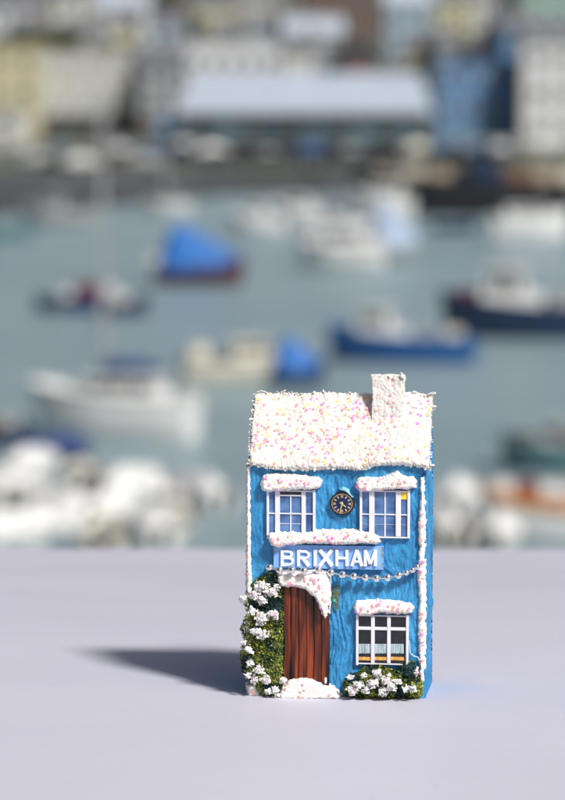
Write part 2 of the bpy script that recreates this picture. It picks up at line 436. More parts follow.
# ---- door of dark stained wood
def make_door():
    m, nt, b = nt_of('stained_wood'); tc = nt.nodes.new('ShaderNodeTexCoord'); mp = nt.nodes.new('ShaderNodeMapping')
    mp.inputs['Scale'].default_value = (1, 1, .07); nt.links.new(tc.outputs['Object'], mp.inputs[0])
    n = nt.nodes.new('ShaderNodeTexNoise'); n.inputs['Scale'].default_value = 520; n.inputs['Detail'].default_value = 6; n.inputs['Distortion'].default_value = .15
    nt.links.new(mp.outputs[0], n.inputs[0]); rp = nt.nodes.new('ShaderNodeValToRGB')
    e = rp.color_ramp.elements; e[0].position = .38; e[0].color = (.012, .004, .003, 1); e[1].position = .66; e[1].color = (.26, .045, .011, 1)
    k = e.new(.47); k.color = (.07, .014, .006, 1)
    nt.links.new(n.outputs[0], rp.inputs[0]); nt.links.new(rp.outputs[0], b.inputs['Base Color']); b.inputs['Roughness'].default_value = .3
    bp = nt.nodes.new('ShaderNodeBump'); bp.inputs['Distance'].default_value = .00015; bp.inputs['Strength'].default_value = .5
    nt.links.new(n.outputs[0], bp.inputs['Height']); nt.links.new(bp.outputs[0], b.inputs['Normal'])
    x0, z1 = fp(283.5, 580); x1, z0 = fp(329.5, 688)
    nx, nz = 260, 160
    P = np.zeros((nz+1, nx+1, 3))
    for i in range(nz+1):
        for j in range(nx+1):
            u = j/nx; z = z0+(z1-z0)*i/nz
            pl = (u*6 + .03*noise.noise(V(u*3, z*60, 0))) % 1.0
            g = -.00045*math.exp(-(min(pl, 1-pl)/.07)**2)
            y = -.0016 - (g + noise.noise(V(u*60, z*90, 2))*.00008 + noise.noise(V(u*18, z*40, 6))*.00012)
            wv = noise.noise(V(z*90, 3, 3))*.00022
            P[i, j] = (x0+(x1-x0)*u + wv, y, z)
    d = MB(); d.grid(P)
    Q = P.copy(); Q[..., 1] = .0006; d.grid(Q, flip=True)
    for a, b2 in ((Q[:, 0], P[:, 0]), (P[:, -1], Q[:, -1]), (P[0], Q[0]), (Q[-1], P[-1])):
        n_ = len(a); d.add(a.tolist()+b2.tolist(), [(k, n_+k, n_+k+1, k+1) for k in range(n_-1)])
    o = d.build('door', m, house)
    h = MB(); fbox(h, 325.4, 676.2, 327.4, 682, -.0034, -.0015, .0002); h.build('door_peg', m_letter, o)
    return o
door = make_door()
# chipped olive paint smear beside the door with a green sequin
sm = MB(); pillow('x', [(332,588),(337,584),(339.5,592),(338.5,606),(335,612),(332,602)], .00018, 0, base=-.00012, mb=sm, res=.6, rough=.0002)
pp = fp(334.6, 600); sm.disc((pp[0], -.0006, pp[1]), (0, -1, .2), .0005, .00005, 1)
sm.build('paint_smear', [mat('olive_paint_smear', (.03, .10, .11), .5, var=.5, scale=500, col2=(.10, .09, .03)), mat('green_sequin', (.05, .6, .15), .3)], house)
# small glass bead curl beside the lower window
dr = MB(); dr.tube([(*[fp(409, 640)[0]], -.0006, fp(409, 640)[1]), (fp(410, 652)[0], -.001, fp(410, 652)[1]), (fp(414, 655.5)[0], -.0013, fp(414, 655.5)[1]), (fp(418, 656.5)[0], -.0012, fp(418, 656.5)[1]), (fp(419, 660)[0], -.0008, fp(419, 660)[1])], .00028, 7)
dr.build('glass_curl', mat('pale_blue_glass', (.35, .55, .68), .15, var=.1), house)

# ---- clock
def clock():
    cx, cz = fp(342.5, 503.2); k = PX
    def ringpts(r, n=48): return [(cx + r*math.cos(2*math.pi*i/n), cz + r*.93*math.sin(2*math.pi*i/n)) for i in range(n)]
    m = MB(); m.prism(ringpts(12.4*k), -.0011, .0005)
    m.prism([(cx+(x-cx)*.965, cz+(z-cz)*.965) for x, z in ringpts(12.4*k)], -.0013, -.001)
    o = m.build('clock', mat('dark_clock_case', (.018, .016, .018), .35, var=.3, scale=600), house)
    f = MB(); f.prism(ringpts(9.7*k), -.00142, -.0012); f.build('clock_face', mat('navy_clock_face', (.008, .022, .09), .3, var=.4, scale=500), o)
    g = mat('gold_clock_paint', (.80, .60, .28), .35, metal=.3, var=.15, scale=900)
    t = MB()
    # rim band
    n = 64
    for i in range(n):
        a0, a1 = 2*math.pi*i/n, 2*math.pi*(i+1)/n
        q = [(cx+r*k*math.cos(a), cz+r*k*.93*math.sin(a)) for r, a in ((9.7, a0), (9.7, a1), (10.7, a1), (10.7, a0))]
        t.prism(q, -.00145, -.0013)
    t.build('clock_rim', mat('dull_gold_rim', (.42, .28, .16), .4, metal=.4, var=.3, scale=700), o)
    t = MB()
    for h in range(12):
        a = math.pi/2 - 2*math.pi*h/12
        for off in ((0,) if h % 3 else (-.075, .075)):
            q = []
            for r, da in ((6.6, -.085), (6.6, .085), (9.0, .07), (9.0, -.07)) if h % 3 else ((6.4, -.05), (6.4, .05), (9.1, .04), (9.1, -.04)):
                aa = a+off*1.1+da; q.append((cx+r*k*math.cos(aa), cz+r*k*.93*math.sin(aa)))
            t.prism(q, -.00155, -.0014)
    t.build('clock_numerals', g, o)
    for ang, L, w, tail in ((258, 10.0, .55, 2.2), (322, 5.0, .75, 2.5)):
        a = R(ang); dx, dz = math.cos(a), math.sin(a); nx, nz = -dz, dx
        q = [(cx+(-dx*tail+nx*w*1.3)*k, cz+(-dz*tail+nz*w*1.3)*k), (cx+(-dx*tail-nx*w*1.3)*k, cz+(-dz*tail-nz*w*1.3)*k), (cx+(dx*L-nx*w*.5)*k, cz+(dz*L-nz*w*.5)*k), (cx+(dx*L+nx*w*.5)*k, cz+(dz*L+nz*w*.5)*k)]
        h = MB(); h.prism(q, -.0018-.00015*(L > 6), -.00165-.00015*(L > 6)); h.build('clock_hand', g, o)
    b = MB(); b.ball((cx, -.0018, cz), .00045, 0, 10, 6, (1, .6, 1)); b.build('clock_hub', g, o)
    return o
clock()
pillow('paint_drip', [(339,488.5),(343,487),(348,489.5),(354,497),(352.5,497.5),(346,492),(340,490)], .0012, 0, mats=[mat('pale_blue_paint', (.22, .52, .74), .35, var=.2, scale=500)], base=-.0003, rr=1.6, wob=.3, res=.35)

# ---- sign with raised letters
def sign():
    x0, x1, z0, z1 = rect(274.2, 544, 383.6, 569)
    m = MB(); n = 80
    top = [(x0+(x1-x0)*i/n + 0, z1 + noise.noise(V(i*.4, 0, 1))*.00012) for i in range(n+1)]
    bot = [(x0+(x1-x0)*i/n, z0 + noise.noise(V(i*.4, 0, 8))*.00012) for i in range(n+1)]
    m.prism(top[::-1] + bot, -.0016, .0005)
    o = m.build('sign', m_sign, house)
    e = MB()
    for (a, b, c, d) in ((382.3, 546, 384, 557), (382.6, 562, 384, 567), (365, 563.6, 372, 565), (274, 546, 275.4, 552)):
        fbox(e, a, b, c, d, -.00168, -.0012, .00003)
    e.build('worn_edge', m_sign_edge, o)
    L = MB(); X0, Z0, X1, Z1 = 281.0, 565.2, 377.2, 549.0
    def strip(pts, w, dep):
        """thick bent stroke in letter pixels, mitred"""
        ps = [Vector(p) for p in pts]; Lf = []; Rt = []
        for i, p in enumerate(ps):
            d0 = (ps[i]-ps[i-1]).normalized() if i else (ps[1]-ps[0]).normalized()
            d1 = (ps[i+1]-ps[i]).normalized() if i < len(ps)-1 else d0
            n0 = Vector((-d0.y, d0.x)); n1 = Vector((-d1.y, d1.x)); n_ = (n0+n1).normalized(); k = w/2/max(.5, n_.dot(n0))
            Lf.append(p+n_*k); Rt.append(p-n_*k)
        q = [fp(*t) for t in Lf+Rt]; n = len(ps); y0, y1 = -.0023-dep, -.0015
        vs = [(x, y0, z) for x, z in q] + [(x, y1, z) for x, z in q]; fs = []
        for i in range(n-1):
            fs += [(i, i+1, n+i+1, n+i), (2*n+i, 3*n+i, 3*n+i+1, 2*n+i+1), (i, 2*n+i, 2*n+i+1, i+1), (n+i, n+i+1, 3*n+i+1, 3*n+i)]
        fs += [(0, n, 3*n, 2*n), (n-1, 3*n-1, 4*n-1, 2*n-1)]
        L.add(vs, fs)
    H_ = Z0-Z1; e = .00003
    def arc(cx, cy, rx, ry, a0=90, a1=-90, k=10): return [(cx+rx*math.cos(R(a0+(a1-a0)*i/k)), cy-ry*math.sin(R(a0+(a1-a0)*i/k))) for i in range(k+1)]
    t = Z1; b = Z0; w = 3.0; h = 2.5
    def stem(x, k=0): strip([(x+random.uniform(-.15, .15), t-.1), (x, b+.1)], w, k*e)
    x = 282.9; stem(x); strip([(x, t+h/2)] + arc(x+5.6, t+4.3, 4.0, 2.9) + [(x, t+7.2)], h, e); strip([(x, t+8.0)] + arc(x+6.2, t+11.3, 4.4, 3.3) + [(x, b-h/2)], h, 2*e)
    x = 299.3; stem(x); strip([(x, t+h/2)] + arc(x+6.0, t+4.8, 4.2, 3.3) + [(x, t+8.1)], h, e); strip([(x+4.6, t+8.4), (x+10.4, b)], w*1.15, 2*e)
    stem(315.9)
    strip([(320.6, t), (333.0, b)], w*1.2, 0); strip([(332.6, t), (320.2, b)], w*1.2, e)
    stem(337.6); stem(347.6); strip([(337.6, t+H_*.5), (347.6, t+H_*.5)], h, e)
    strip([(352.4, b), (357.8, t)], w*1.1, 0); strip([(357.2, t), (362.7, b)], w*1.1, e); strip([(354.4, b-4.6), (361, b-4.6)], h*.85, 2*e)
    stem(366.0); stem(376.0); strip([(365.7, t), (371.0, b-2.2)], w*.95, e); strip([(376.3, t), (371.0, b-2.2)], w*.95, 2*e)
    L.build('sign_lettering', m_letter, o, recalc=True)
sign()

# ---- ball chain strung under the sign
pts = [(269.5,567.5),(279.5,570.5),(292,570.2),(304,571),(318.4,570),(331,572.8),(342.7,574.8),(354,576.4),(365.4,577.6),(376.4,578.3),(387.6,577.6),(398.6,575.2),(406.5,572.6),(412.5,570),(417.2,567)]
garl = empty('bead_chain', (0, 0, 0)); garl.parent = house
bead0 = None; P3 = []
for i, (a, b) in enumerate(pts):
    yl = -.0032 if 1 <= i <= 4 else -.0028
    if i in (2, 3): yl = -.0056
    if i > 11: yl = -.0024
    x, z = fp(a, b, yl); P3.append((x, yl, z))
for i, p in enumerate(P3):
    r = .00118 if i < 12 else .00095
    if bead0 is None:
        m = MB(); m.ball((0, 0, 0), .00130, 0, 28, 16)
        bead0 = m.build('bead', m_steel, garl); bead0.location = p
    else:
        c = bead0.copy(); C.objects.link(c); c.parent = garl; c.location = p; c.scale = (r/.00118,)*3
w = MB()
for a, b in zip(P3[:-1], P3[1:]): w.tube([a, b], .00032, 8)
x, z = fp(421, 564.5, -.001); w.tube([P3[-1], (x, -.0010, z)], .0004, 8)
w.tube([P3[0], (P3[0][0]-.0008, -.0005, P3[0][2]+.0004)], .0004, 8)
w.build('chain_link', m_steel, garl)

# ---- moss shrubs with white blossom
m_g = [mat('moss_olive', (.32, .36, .04), .8, var=.3, scale=900), mat('moss_green', (.14, .20, .025), .8, var=.3, scale=900),
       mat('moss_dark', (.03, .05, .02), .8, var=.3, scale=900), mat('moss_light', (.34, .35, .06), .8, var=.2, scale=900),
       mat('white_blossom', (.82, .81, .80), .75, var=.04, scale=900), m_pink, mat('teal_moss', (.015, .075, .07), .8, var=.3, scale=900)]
def leaf(mb, c, r, mi):
    a = Vector((random.gauss(0, 1), random.gauss(0, 1), random.gauss(0, 1))).normalized(); b = a.orthogonal().normalized(); d = a.cross(b)
    t = random.uniform(.3, .7)
    c = Vector(c); mb.add([c - b*r*.35*t, c + d*r*.5, c + b*r*.9*t, c + a*r*.22 - d*r*.5], [(0, 1, 2), (0, 2, 3), (0, 3, 1)], mi)
def shrub(name, poly, holes, blossom, n, thick, label, dark=()):
    arr = np.array(poly); m = MB()
    x0, y0 = arr.min(0); x1, y1 = arr.max(0)
    pxs = rng.uniform(x0, x1, n*3); pys = rng.uniform(y0, y1, n*3)
    D = sdf(pxs, pys, poly); ok = np.argwhere(D > -1.0)[:, 0][:n]
    for i in ok:
        px, py, d = pxs[i], pys[i], D[i]
        th = thick*math.sqrt(max(.05, 1-(1-min(1, max(0, d)/7))**2))
        lump = .7 + .5*noise.noise(V(px*.16, py*.16, 3)) + .25*noise.noise(V(px*.5, py*.5, 3))
        y = -th*lump*random.uniform(.55, 1.0) + .0002
        if random.random() < .3: y = -th*random.random()
        q = noise.noise(V(px*.11, py*.11, 12)) + random.uniform(-.35, .35)
        mi = 2 if q < -.25 else 1 if q < .0 else 0 if q < .38 else 3
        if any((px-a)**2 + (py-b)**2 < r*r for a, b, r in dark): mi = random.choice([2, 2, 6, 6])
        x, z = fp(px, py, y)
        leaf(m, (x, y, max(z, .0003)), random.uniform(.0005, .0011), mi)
        if random.random() < .012:
            q_ = (x+random.uniform(-.0012, .0012), y-random.uniform(.0003, .0012), max(z+random.uniform(-.0004, .0014), .0003)); m.tube([(x, y, max(z, .0003)), q_], [.0001, .00005], 4, mi=random.choice([1, 3]), caps=False)
        if random.random() < .03:
            m.tube([(x, 0, max(z-.001, .0003)), (x, y, max(z, .0003))], .00012, 4, mi=2, caps=False)
    o = m.build(name, m_g, house); o['label'] = label
    b = MB()
    for (a, c, r, k) in blossom:
        for _ in range(int(k*1.15)):
            u = random.random()**.7*r*1.15; t = random.random()*6.283; u *= .75+.6*noise.noise(V(math.cos(t)*1.5+a, math.sin(t)*1.5, c))
            px, py = a+u*math.cos(t), c+u*math.sin(t)*.85
            y = -thick*(.95 + .35*(1-u/r)) - random.uniform(-.0006, .0006)
            x, z = fp(px, py, y)
            if random.random() < .25: b.ball((x, y, max(z, .0006)), random.uniform(.0003, .0006), 4, 6, 4, (random.uniform(.6, 1.6), .8, random.uniform(.5, 1.4)), 2.2, smooth=False)
            else: leaf(b, (x, y, max(z, .0006)), random.uniform(.0008, .0017), 4)
        if random.random() < .2:
            x, z = fp(a, c, -thick*1.4); b.disc((x, -thick*1.45, z), (0.2, -1, .3), .0004, .00004, 5)
    b.build('blossom', m_g, o)
    return o
shrub('climbing_shrub', [(262,578),(270,572),(280,574),(284,590),(284,640),(284,672),(281,688),(276,697),(262,697),(256,690),(250,680),(243,670),(240,655),(245,640),(241,628),(248,612),(243,600),(250,585),(256,580)], [],
      [(262,586,8,70),(254,594,8,70),(272,592,7,60),(262,600,7,40),(277,588,5,26),(252,612,5,24),(262,618,8,60),(274,614,6,34),(256,632,6,44),(262,634,7,50),(248,650,4,20),(244,642,3,12),(250,664,4.5,26),(259,670,6,44),(266,680,6,44),(255,680,5,20),(275,690,6,50),(283,680,4,22),(268,692,4,18),(244,598,5,22),(248,676,4,18)], 7500, .0048,
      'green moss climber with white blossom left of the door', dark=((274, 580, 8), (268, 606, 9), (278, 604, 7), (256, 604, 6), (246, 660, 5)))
shrub('flowering_shrub', [(343,690),(345,680),(350,674),(358,673),(366,667),(378,664),(386,668),(397,672),(402,664),(412,661),(418,668),(422,680),(423,692),(420,697),(400,698.5),(370,698.5),(350,698)], [],
      [(352,690,6,44),(358,684,5,34),(350,678,3,10),(372,684,7,60),(366,690,5,30),(377,673,5,44),(386,680,7,60),(392,687,6,50),(383,692,6,36),(398,682,4,22),(413,688,5,32),(417,672,3,8),(405,690,4,14),(364,676,3,14)], 4600, .0060,
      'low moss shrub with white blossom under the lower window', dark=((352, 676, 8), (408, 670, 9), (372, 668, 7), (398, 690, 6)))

# ================================================================== LEDGE the house stands on
def ledge_z(Y):  # back bows down so it shades darker, standing in for light falloff
    t = max(0, Y-1.06); return -.5*.32*t*t if t < .3 else -.5*.32*.09 - .096*(t-.3)
Ye = 1.15
while proj((0, Ye, ledge_z(Ye)))[1] > 549: Ye += .001
def ledge():
    m, nt, b = nt_of('painted_ledge'); tc = nt.nodes.new('ShaderNodeTexCoord')
    n = nt.nodes.new('ShaderNodeTexNoise'); n.inputs['Scale'].default_value = 9; n.inputs['Detail'].default_value = 6
    n2 = nt.nodes.new('ShaderNodeTexNoise'); n2.inputs['Scale'].default_value = 700; n2.inputs['Detail'].default_value = 4
    mp = nt.nodes.new('ShaderNodeMapping'); mp.inputs['Scale'].default_value = (1, 1.3, 1)
    nt.links.new(tc.outputs['Object'], mp.inputs[0]); nt.links.new(mp.outputs[0], n.inputs[0]); nt.links.new(tc.outputs['Object'], n2.inputs[0])
    r = nt.nodes.new('ShaderNodeValToRGB'); e = r.color_ramp.elements
    e[0].position = .3; e[0].color = (.49, .49, .585, 1); e[1].position = .7; e[1].color = (.52, .52, .615, 1)
    nt.links.new(n.outputs[0], r.inputs[0])
    # blue paint smudge rubbed off beside the ornament
    sx, sy = at_z(446, 688, 0)[:2]
    geo = nt.nodes.new('ShaderNodeNewGeometry'); vs = nt.nodes.new('ShaderNodeVectorMath'); vs.operation = 'SUBTRACT'; vs.inputs[1].default_value = (sx, sy, 0)
    nt.links.new(geo.outputs['Position'], vs.inputs[0]); vm = nt.nodes.new('ShaderNodeVectorMath'); vm.operation = 'MULTIPLY'; vm.inputs[1].default_value = (1/.020, 1/.026, 0)
    nt.links.new(vs.outputs[0], vm.inputs[0]); ln = nt.nodes.new('ShaderNodeVectorMath'); ln.operation = 'LENGTH'; nt.links.new(vm.outputs[0], ln.inputs[0])
    n3 = nt.nodes.new('ShaderNodeTexNoise'); n3.inputs['Scale'].default_value = 60; nt.links.new(tc.outputs['Object'], n3.inputs[0])
    ad = nt.nodes.new('ShaderNodeMath'); ad.operation = 'ADD'; nt.links.new(ln.outputs['Value'], ad.inputs[0]); nt.links.new(n3.outputs[0], ad.inputs[1])
    mr = nt.nodes.new('ShaderNodeMapRange'); mr.inputs[1].default_value = .5; mr.inputs[2].default_value = 1.5; mr.inputs[3].default_value = .55; mr.inputs[4].default_value = 0; nt.links.new(ad.outputs[0], mr.inputs[0])
    mx = nt.nodes.new('ShaderNodeMix'); mx.data_type = 'RGBA'; nt.links.new(mr.outputs[0], mx.inputs[0]); nt.links.new(r.outputs[0], mx.inputs[6]); mx.inputs[7].default_value = (.32, .41, .60, 1)
    vo = nt.nodes.new('ShaderNodeTexNoise'); vo.inputs['Scale'].default_value = 260; vo.inputs['Detail'].default_value = 3; nt.links.new(tc.outputs['Object'], vo.inputs[0])
    gr = nt.nodes.new('ShaderNodeMapRange'); gr.inputs[1].default_value = .66; gr.inputs[2].default_value = .74; gr.inputs[3].default_value = 0; gr.inputs[4].default_value = .22; nt.links.new(vo.outputs[0], gr.inputs[0])
    m3 = nt.nodes.new('ShaderNodeMix'); m3.data_type = 'RGBA'; nt.links.new(gr.outputs[0], m3.inputs[0]); nt.links.new(mx.outputs[2], m3.inputs[6]); m3.inputs[7].default_value = (.30, .29, .30, 1)
    nt.links.new(m3.outputs[2], b.inputs['Base Color']); b.inputs['Roughness'].default_value = .5; b.inputs['Specular IOR Level'].default_value = .35
    bp = nt.nodes.new('ShaderNodeBump'); bp.inputs['Distance'].default_value = .0002; bp.inputs['Strength'].default_value = .4
    nt.links.new(n2.outputs[0], bp.inputs['Height']); nt.links.new(bp.outputs[0], b.inputs['Normal'])
    prof = [(-.0, -1.0), (.04, -.06), (.04, -.012)]
    prof = [(.05, -14.0), (.05, -.01)] + [(.05+.01*(1-math.cos(R(a))), -.01+.01*math.sin(R(a))) for a in (30, 60, 90)]
    k = 90
    prof += [(.06+(Ye-.004-.06)*i/k, ledge_z(.06+(Ye-.004-.06)*i/k)) for i in range(1, k+1)]
    ze = ledge_z(Ye); prof += [(Ye-.004+.004*math.sin(R(a)), ze-.004+.004*math.cos(R(a))) for a in (30, 60, 90)] + [(Ye, -14.0)]
    P = np.array([[(x, y + (noise.noise(V(x*6, 0, 1))*.006 + noise.noise(V(x*40, 0, 1))*.0015)*(y > Ye-.01), z + (noise.noise(V(x*5, y*6, 3))*.0018 + noise.noise(V(x*22, y*9, 3))*.0008)*min(1, max(0, (y-1.25)/.15))) for x in np.linspace(-2.6, 2.6, 400)] for y, z in prof]); mb = MB(); mb.grid(P, flip=True)
    n_ = len(prof)
    for x, fl in ((-2.6, 0), (2.6, 1)):
        q = tuple(range(n_)); mb.add([(x, y, z) for y, z in prof], [q if fl else q[::-1]])
    o = mb.build('ledge', m, recalc=True); tag(o, kind='structure', label='pale lavender grey ledge the ornament stands on')
ledge()
t = MB(); t.box((-8, -6, -1.3), (8, .05, -1.1)); tag(t.build('terrace', mat('terrace_paving', (.25, .24, .23), .8, scale=3)), kind='structure')

# ================================================================== HARBOUR
def water():
    m, nt, b = nt_of('harbour_water'); tc = nt.nodes.new('ShaderNodeTexCoord')
    n = nt.nodes.new('ShaderNodeTexNoise'); n.inputs['Scale'].default_value = 1.1; n.inputs['Detail'].default_value = 4
    nt.links.new(tc.outputs['Object'], n.inputs[0]); bp = nt.nodes.new('ShaderNodeBump'); bp.inputs['Distance'].default_value = .3; bp.inputs['Strength'].default_value = .9
    nt.links.new(n.outputs[0], bp.inputs['Height']); nt.links.new(bp.outputs[0], b.inputs['Normal'])
    n2 = nt.nodes.new('ShaderNodeTexNoise'); n2.inputs['Scale'].default_value = .05; nt.links.new(tc.outputs['Object'], n2.inputs[0])
    r = nt.nodes.new('ShaderNodeValToRGB'); e = r.color_ramp.elements; e[0].position = .35; e[0].color = (.20, .275, .31, 1); e[1].position = .65; e[1].color = (.23, .31, .345, 1)
    nt.links.new(n2.outputs[0], r.inputs[0]); nt.links.new(r.outputs[0], b.inputs['Base Color']); b.inputs['Roughness'].default_value = .3; b.inputs['IOR'].default_value = 1.33
    mb = MB(); mb.grid(np.array([[(x, y, WATER) for x in np.linspace(-900, 900, 20)] for y in np.linspace(-30, 1200, 20)]), smooth=False)
    tag(mb.build('water', m), kind='structure')
water()
m_quay = mat('quay_stone', (.06, .065, .07), .85, var=.3, scale=.5, col2=(.022, .025, .03))
m_deck = mat('quay_paving', (.06, .066, .078), .8, var=.3, scale=.3)
QA = at_z(-260, 238, WATER); QB = at_z(150, 203, WATER); QC = at_z(240, 194, WATER); QD = at_z(900, 192, WATER)
def quay():
    m = MB(); e = [(-220, QA.y-30), (QA.x, QA.y), (QB.x, QB.y), (QC.x, QC.y), (QD.x, QD.y), (260, QD.y)]
    for i in range(len(e)-1):
        (x0, y0), (x1, y1) = e[i], e[i+1]
        m.add([(x0, y0, WATER-3), (x1, y1, WATER-3), (x1, y1, QUAY), (x0, y0, QUAY)], [(0, 1, 2, 3)])
        m.add([(x0, y0, QUAY), (x1, y1, QUAY), (x1, 347, QUAY), (x0, 347, QUAY)], [(0, 1, 2, 3)], 1)
        # coping
    tag(m.build('quay', [m_quay, m_deck]), kind='structure')
quay()
def terrain(Y): return float(np.interp(Y, [346, 365, 400, 450, 500, 565, 700, 1400], [QUAY-.02, QUAY+1.9, QUAY+2.9, .7, 5.5, 11, 20, 60]))
def far(Y): return float(np.interp(Y, [182, 205, 229, 262, 292, 332, 420, 900], [341, 365, 400, 450, 500, 565, 700, 1400]))
def hill():
    ys = [346, 355, 365, 382, 400, 412, 425, 450, 475, 500, 530, 565, 630, 700, 900, 1400]
    P = np.array([[(x, y, terrain(y) + (noise.noise(V(x*.03, y*.03, 1))*1.2 if y > 420 else 0)) for x in np.linspace(-600, 600, 100)] for y in ys])
    m = MB(); m.grid(P); tag(m.build('hillside', mat('hillside_scrub', (.06, .075, .05), .9, var=.4, scale=.15, col2=(.09, .09, .085))), kind='structure')
hill()

# ---- boats
m_teak = mat('boat_deck', (.34, .28, .21), .7, var=.2, scale=3)
m_greyd = mat('grey_boat_deck', (.32, .33, .34), .7, var=.15, scale=3)
m_wood2 = mat('dark_boat_timber', (.10, .055, .03), .6, var=.3, scale=3)
m_wglass = mat('boat_window_glass', (.02, .03, .04), .1)
m_alu = mat('aluminium_mast', (.50, .51, .52), .35, metal=.6, var=.05)
PC = {}
def paint(n, c, r=.4):
    return mat(n, c, r, var=.07, scale=1.5)
WHITE = paint('white_gelcoat', (.66, .67, .67)); CREAM = paint('cream_gelcoat', (.60, .58, .50)); NAVY = paint('navy_hull_paint', (.012, .028, .075))
BLUE = paint('blue_hull_paint', (.015, .10, .30)); TARP = mat('blue_tarpaulin', (.018, .13, .42), .6, var=.25, scale=1.5); RED = paint('red_hull_paint', (.20, .03, .03))
BLACK = paint('black_hull_paint', (.015, .016, .02)); TEAL = paint('teal_paint', (.10, .20, .22)); PALE = paint('pale_blue_canvas', (.26, .34, .46), .7); NAVC = paint('navy_canvas', (.02, .05, .16), .8)
ORANGE = paint('orange_paint', (.50, .22, .05)); PINKR = paint('faded_red_canvas', (.52, .34, .34), .8); BRN_ = paint('brown_crate', (.16, .09, .06)); GREYB = paint('grey_rubber', (.33, .35, .36), .6)

def hull_pts(L, B, H, sheer, nst=18, transom=.78, rake=.06):
    rows = []
    for i in range(nst+1):
        s = i/nst                          # 0 stern, 1 bow
        w = B/2*(transom + (1-transom)*math.sin(min(1, s/.45)*math.pi/2)) if s < .45 else B/2*math.sqrt(max(0, 1-((s-.45)/.55)**2.3))
        top = H*(.82 + sheer*(s-.25)**2*1.2) if s > .25 else H*.82
        keel = -.35*H*(1-max(0, s-.7)/.3*.9)
        x = -L/2 + L*s
        r = []
        for k in range(9):
            t = k/8; a = math.sin(t*math.pi/2)**.75
            r.append((x + rake*L*t*max(0, s-.55)/.45, w*a*(1 if s < .999 else 0), keel+(top-keel)*(1-math.cos(t*math.pi/2))**.8))
        rows.append(r)
    return rows
def boat(px, py, wpx, ang, label, hull=WHITE, deck=m_greyd, style='cabin', top=WHITE, cover=None, B=None, H=None, mast=0, stripe=None, name=None, cat='boat', extra=None, cab=(.0, .34), cabh=None, group='boats moored in the harbour'):
    p = at_z(px, py, WATER); a = R(ang)
    u0 = 13.3/(py-20); L = wpx*u0/max(.3, abs(math.cos(a)))*.96; sc = p.y/F/u0
    B = B or min(.36*L, 3.2); H = H or max(.45, min(1.35, .17*L))
    o = empty(name or {'sail': 'sailing_boat', 'cabin': 'motor_boat', 'open': 'rowing_boat', 'cover': 'covered_boat', 'fish': 'fishing_boat'}[style], p, a)
    tag(o, label, cat, group); o.scale = (sc,)*3
    rows = hull_pts(L, B, H, .5) if style != 'sail' else hull_pts(L*.9, B, H, .38, rake=.13)
    n = len(rows); P = np.array([r for r in rows]); Q = P.copy(); Q[..., 1] *= -1
    m = MB(); mi = 0
    m.grid(P, 0, True, flip=True); m.grid(Q, 0, True)
    tr = [tuple(v) for v in P[0]] + [tuple(v) for v in Q[0][::-1]]
    m.add(tr, [tuple(range(len(tr)))])
    if style == 'fish': m.tube([tuple(v) for v in P[:, -1]], .07, 6); m.tube([tuple(v) for v in Q[:, -1]], .07, 6)
    m.build('hull', hull, o)
    # deck, sunk a little under the gunwale
    D = np.array([[(P[i, -1, 0], P[i, -1, 1]*t*.97, P[i, -1, 2] - (.30*H if style in ('open',) else .10*H)) for t in np.linspace(-1, 1, 5)] for i in range(n)])
    d = MB(); d.grid(D, flip=True); d.build('deck', deck, o)
    g = MB(); rail = [tuple(v) for v in P[:, -1]] ; rail2 = [tuple(v) for v in Q[:, -1]]
    rw = .035*max(.6, H)*(3.2 if stripe is ORANGE else 1); g.tube(rail, rw, 6); g.tube(rail2, rw, 6); g.build('rub_rail', stripe or hull, o)
    zt = H*.74
    if style in ('cabin', 'sail', 'fish'):
        ch = cabh or (1.25 if style != 'sail' else .55); ch = min(ch, .28*L)
        x0, x1 = -L/2 + L*(.5-cab[1]/2+cab[0]), -L/2 + L*(.5+cab[1]/2+cab[0]); hw = B*.33
        q = [(x0, -hw, zt), (x1, -hw*.8, zt), (x1, hw*.8, zt), (x0, hw, zt), (x0+.05*L*.3, -hw*.85, zt+ch), (x1-.06*L, -hw*.68, zt+ch), (x1-.06*L, hw*.68, zt+ch), (x0+.05*L*.3, hw*.85, zt+ch)]
        c = MB(); c.add(q, [(3,2,1,0),(4,5,6,7),(0,1,5,4),(1,2,6,5),(2,3,7,6),(3,0,4,7)])
        c.bbox((x0-.1, -hw*.95, zt+ch-.01), (x1-.04*L, hw*.95, zt+ch+.07), .02)
        co = c.build('cabin', top, o)
        for sgn in (-1, 1):
            for k in range(3):
                u0, u1 = .1+.28*k, .32+.28*k
                pa = [Vector(q[0 if sgn < 0 else 3]).lerp(Vector(q[1 if sgn < 0 else 2]), u) for u in (u0, u1)]
                pb = [Vector(q[4 if sgn < 0 else 7]).lerp(Vector(q[5 if sgn < 0 else 6]), u) for u in (u0, u1)]
                pts_ = [pa[0].lerp(pb[0], .48), pa[1].lerp(pb[1], .48), pa[1].lerp(pb[1], .86), pa[0].lerp(pb[0], .86)]
                wdw = MB(); off = V(0, sgn*.02, 0)
                wdw.add([v+off for v in pts_] + [v-off for v in pts_], [(0,1,2,3),(7,6,5,4),(0,4,5,1),(1,5,6,2),(2,6,7,3),(3,7,4,0)]); wdw.build('window', m_wglass, co)
        wdw = MB(); f_ = [Vector(q[1]).lerp(Vector(q[5]), .45), Vector(q[2]).lerp(Vector(q[6]), .45), Vector(q[2]).lerp(Vector(q[6]), .88), Vector(q[1]).lerp(Vector(q[5]), .88)]
        f_ = [v.lerp(sum(f_, V(0, 0, 0))/4, .1) for v in f_]
        wdw.add([v+V(.02, 0, .01) for v in f_]+[v-V(.02, 0, 0) for v in f_], [(0,1,2,3),(7,6,5,4),(0,4,5,1),(1,5,6,2),(2,6,7,3),(3,7,4,0)]); wdw.build('windscreen', m_wglass, co)
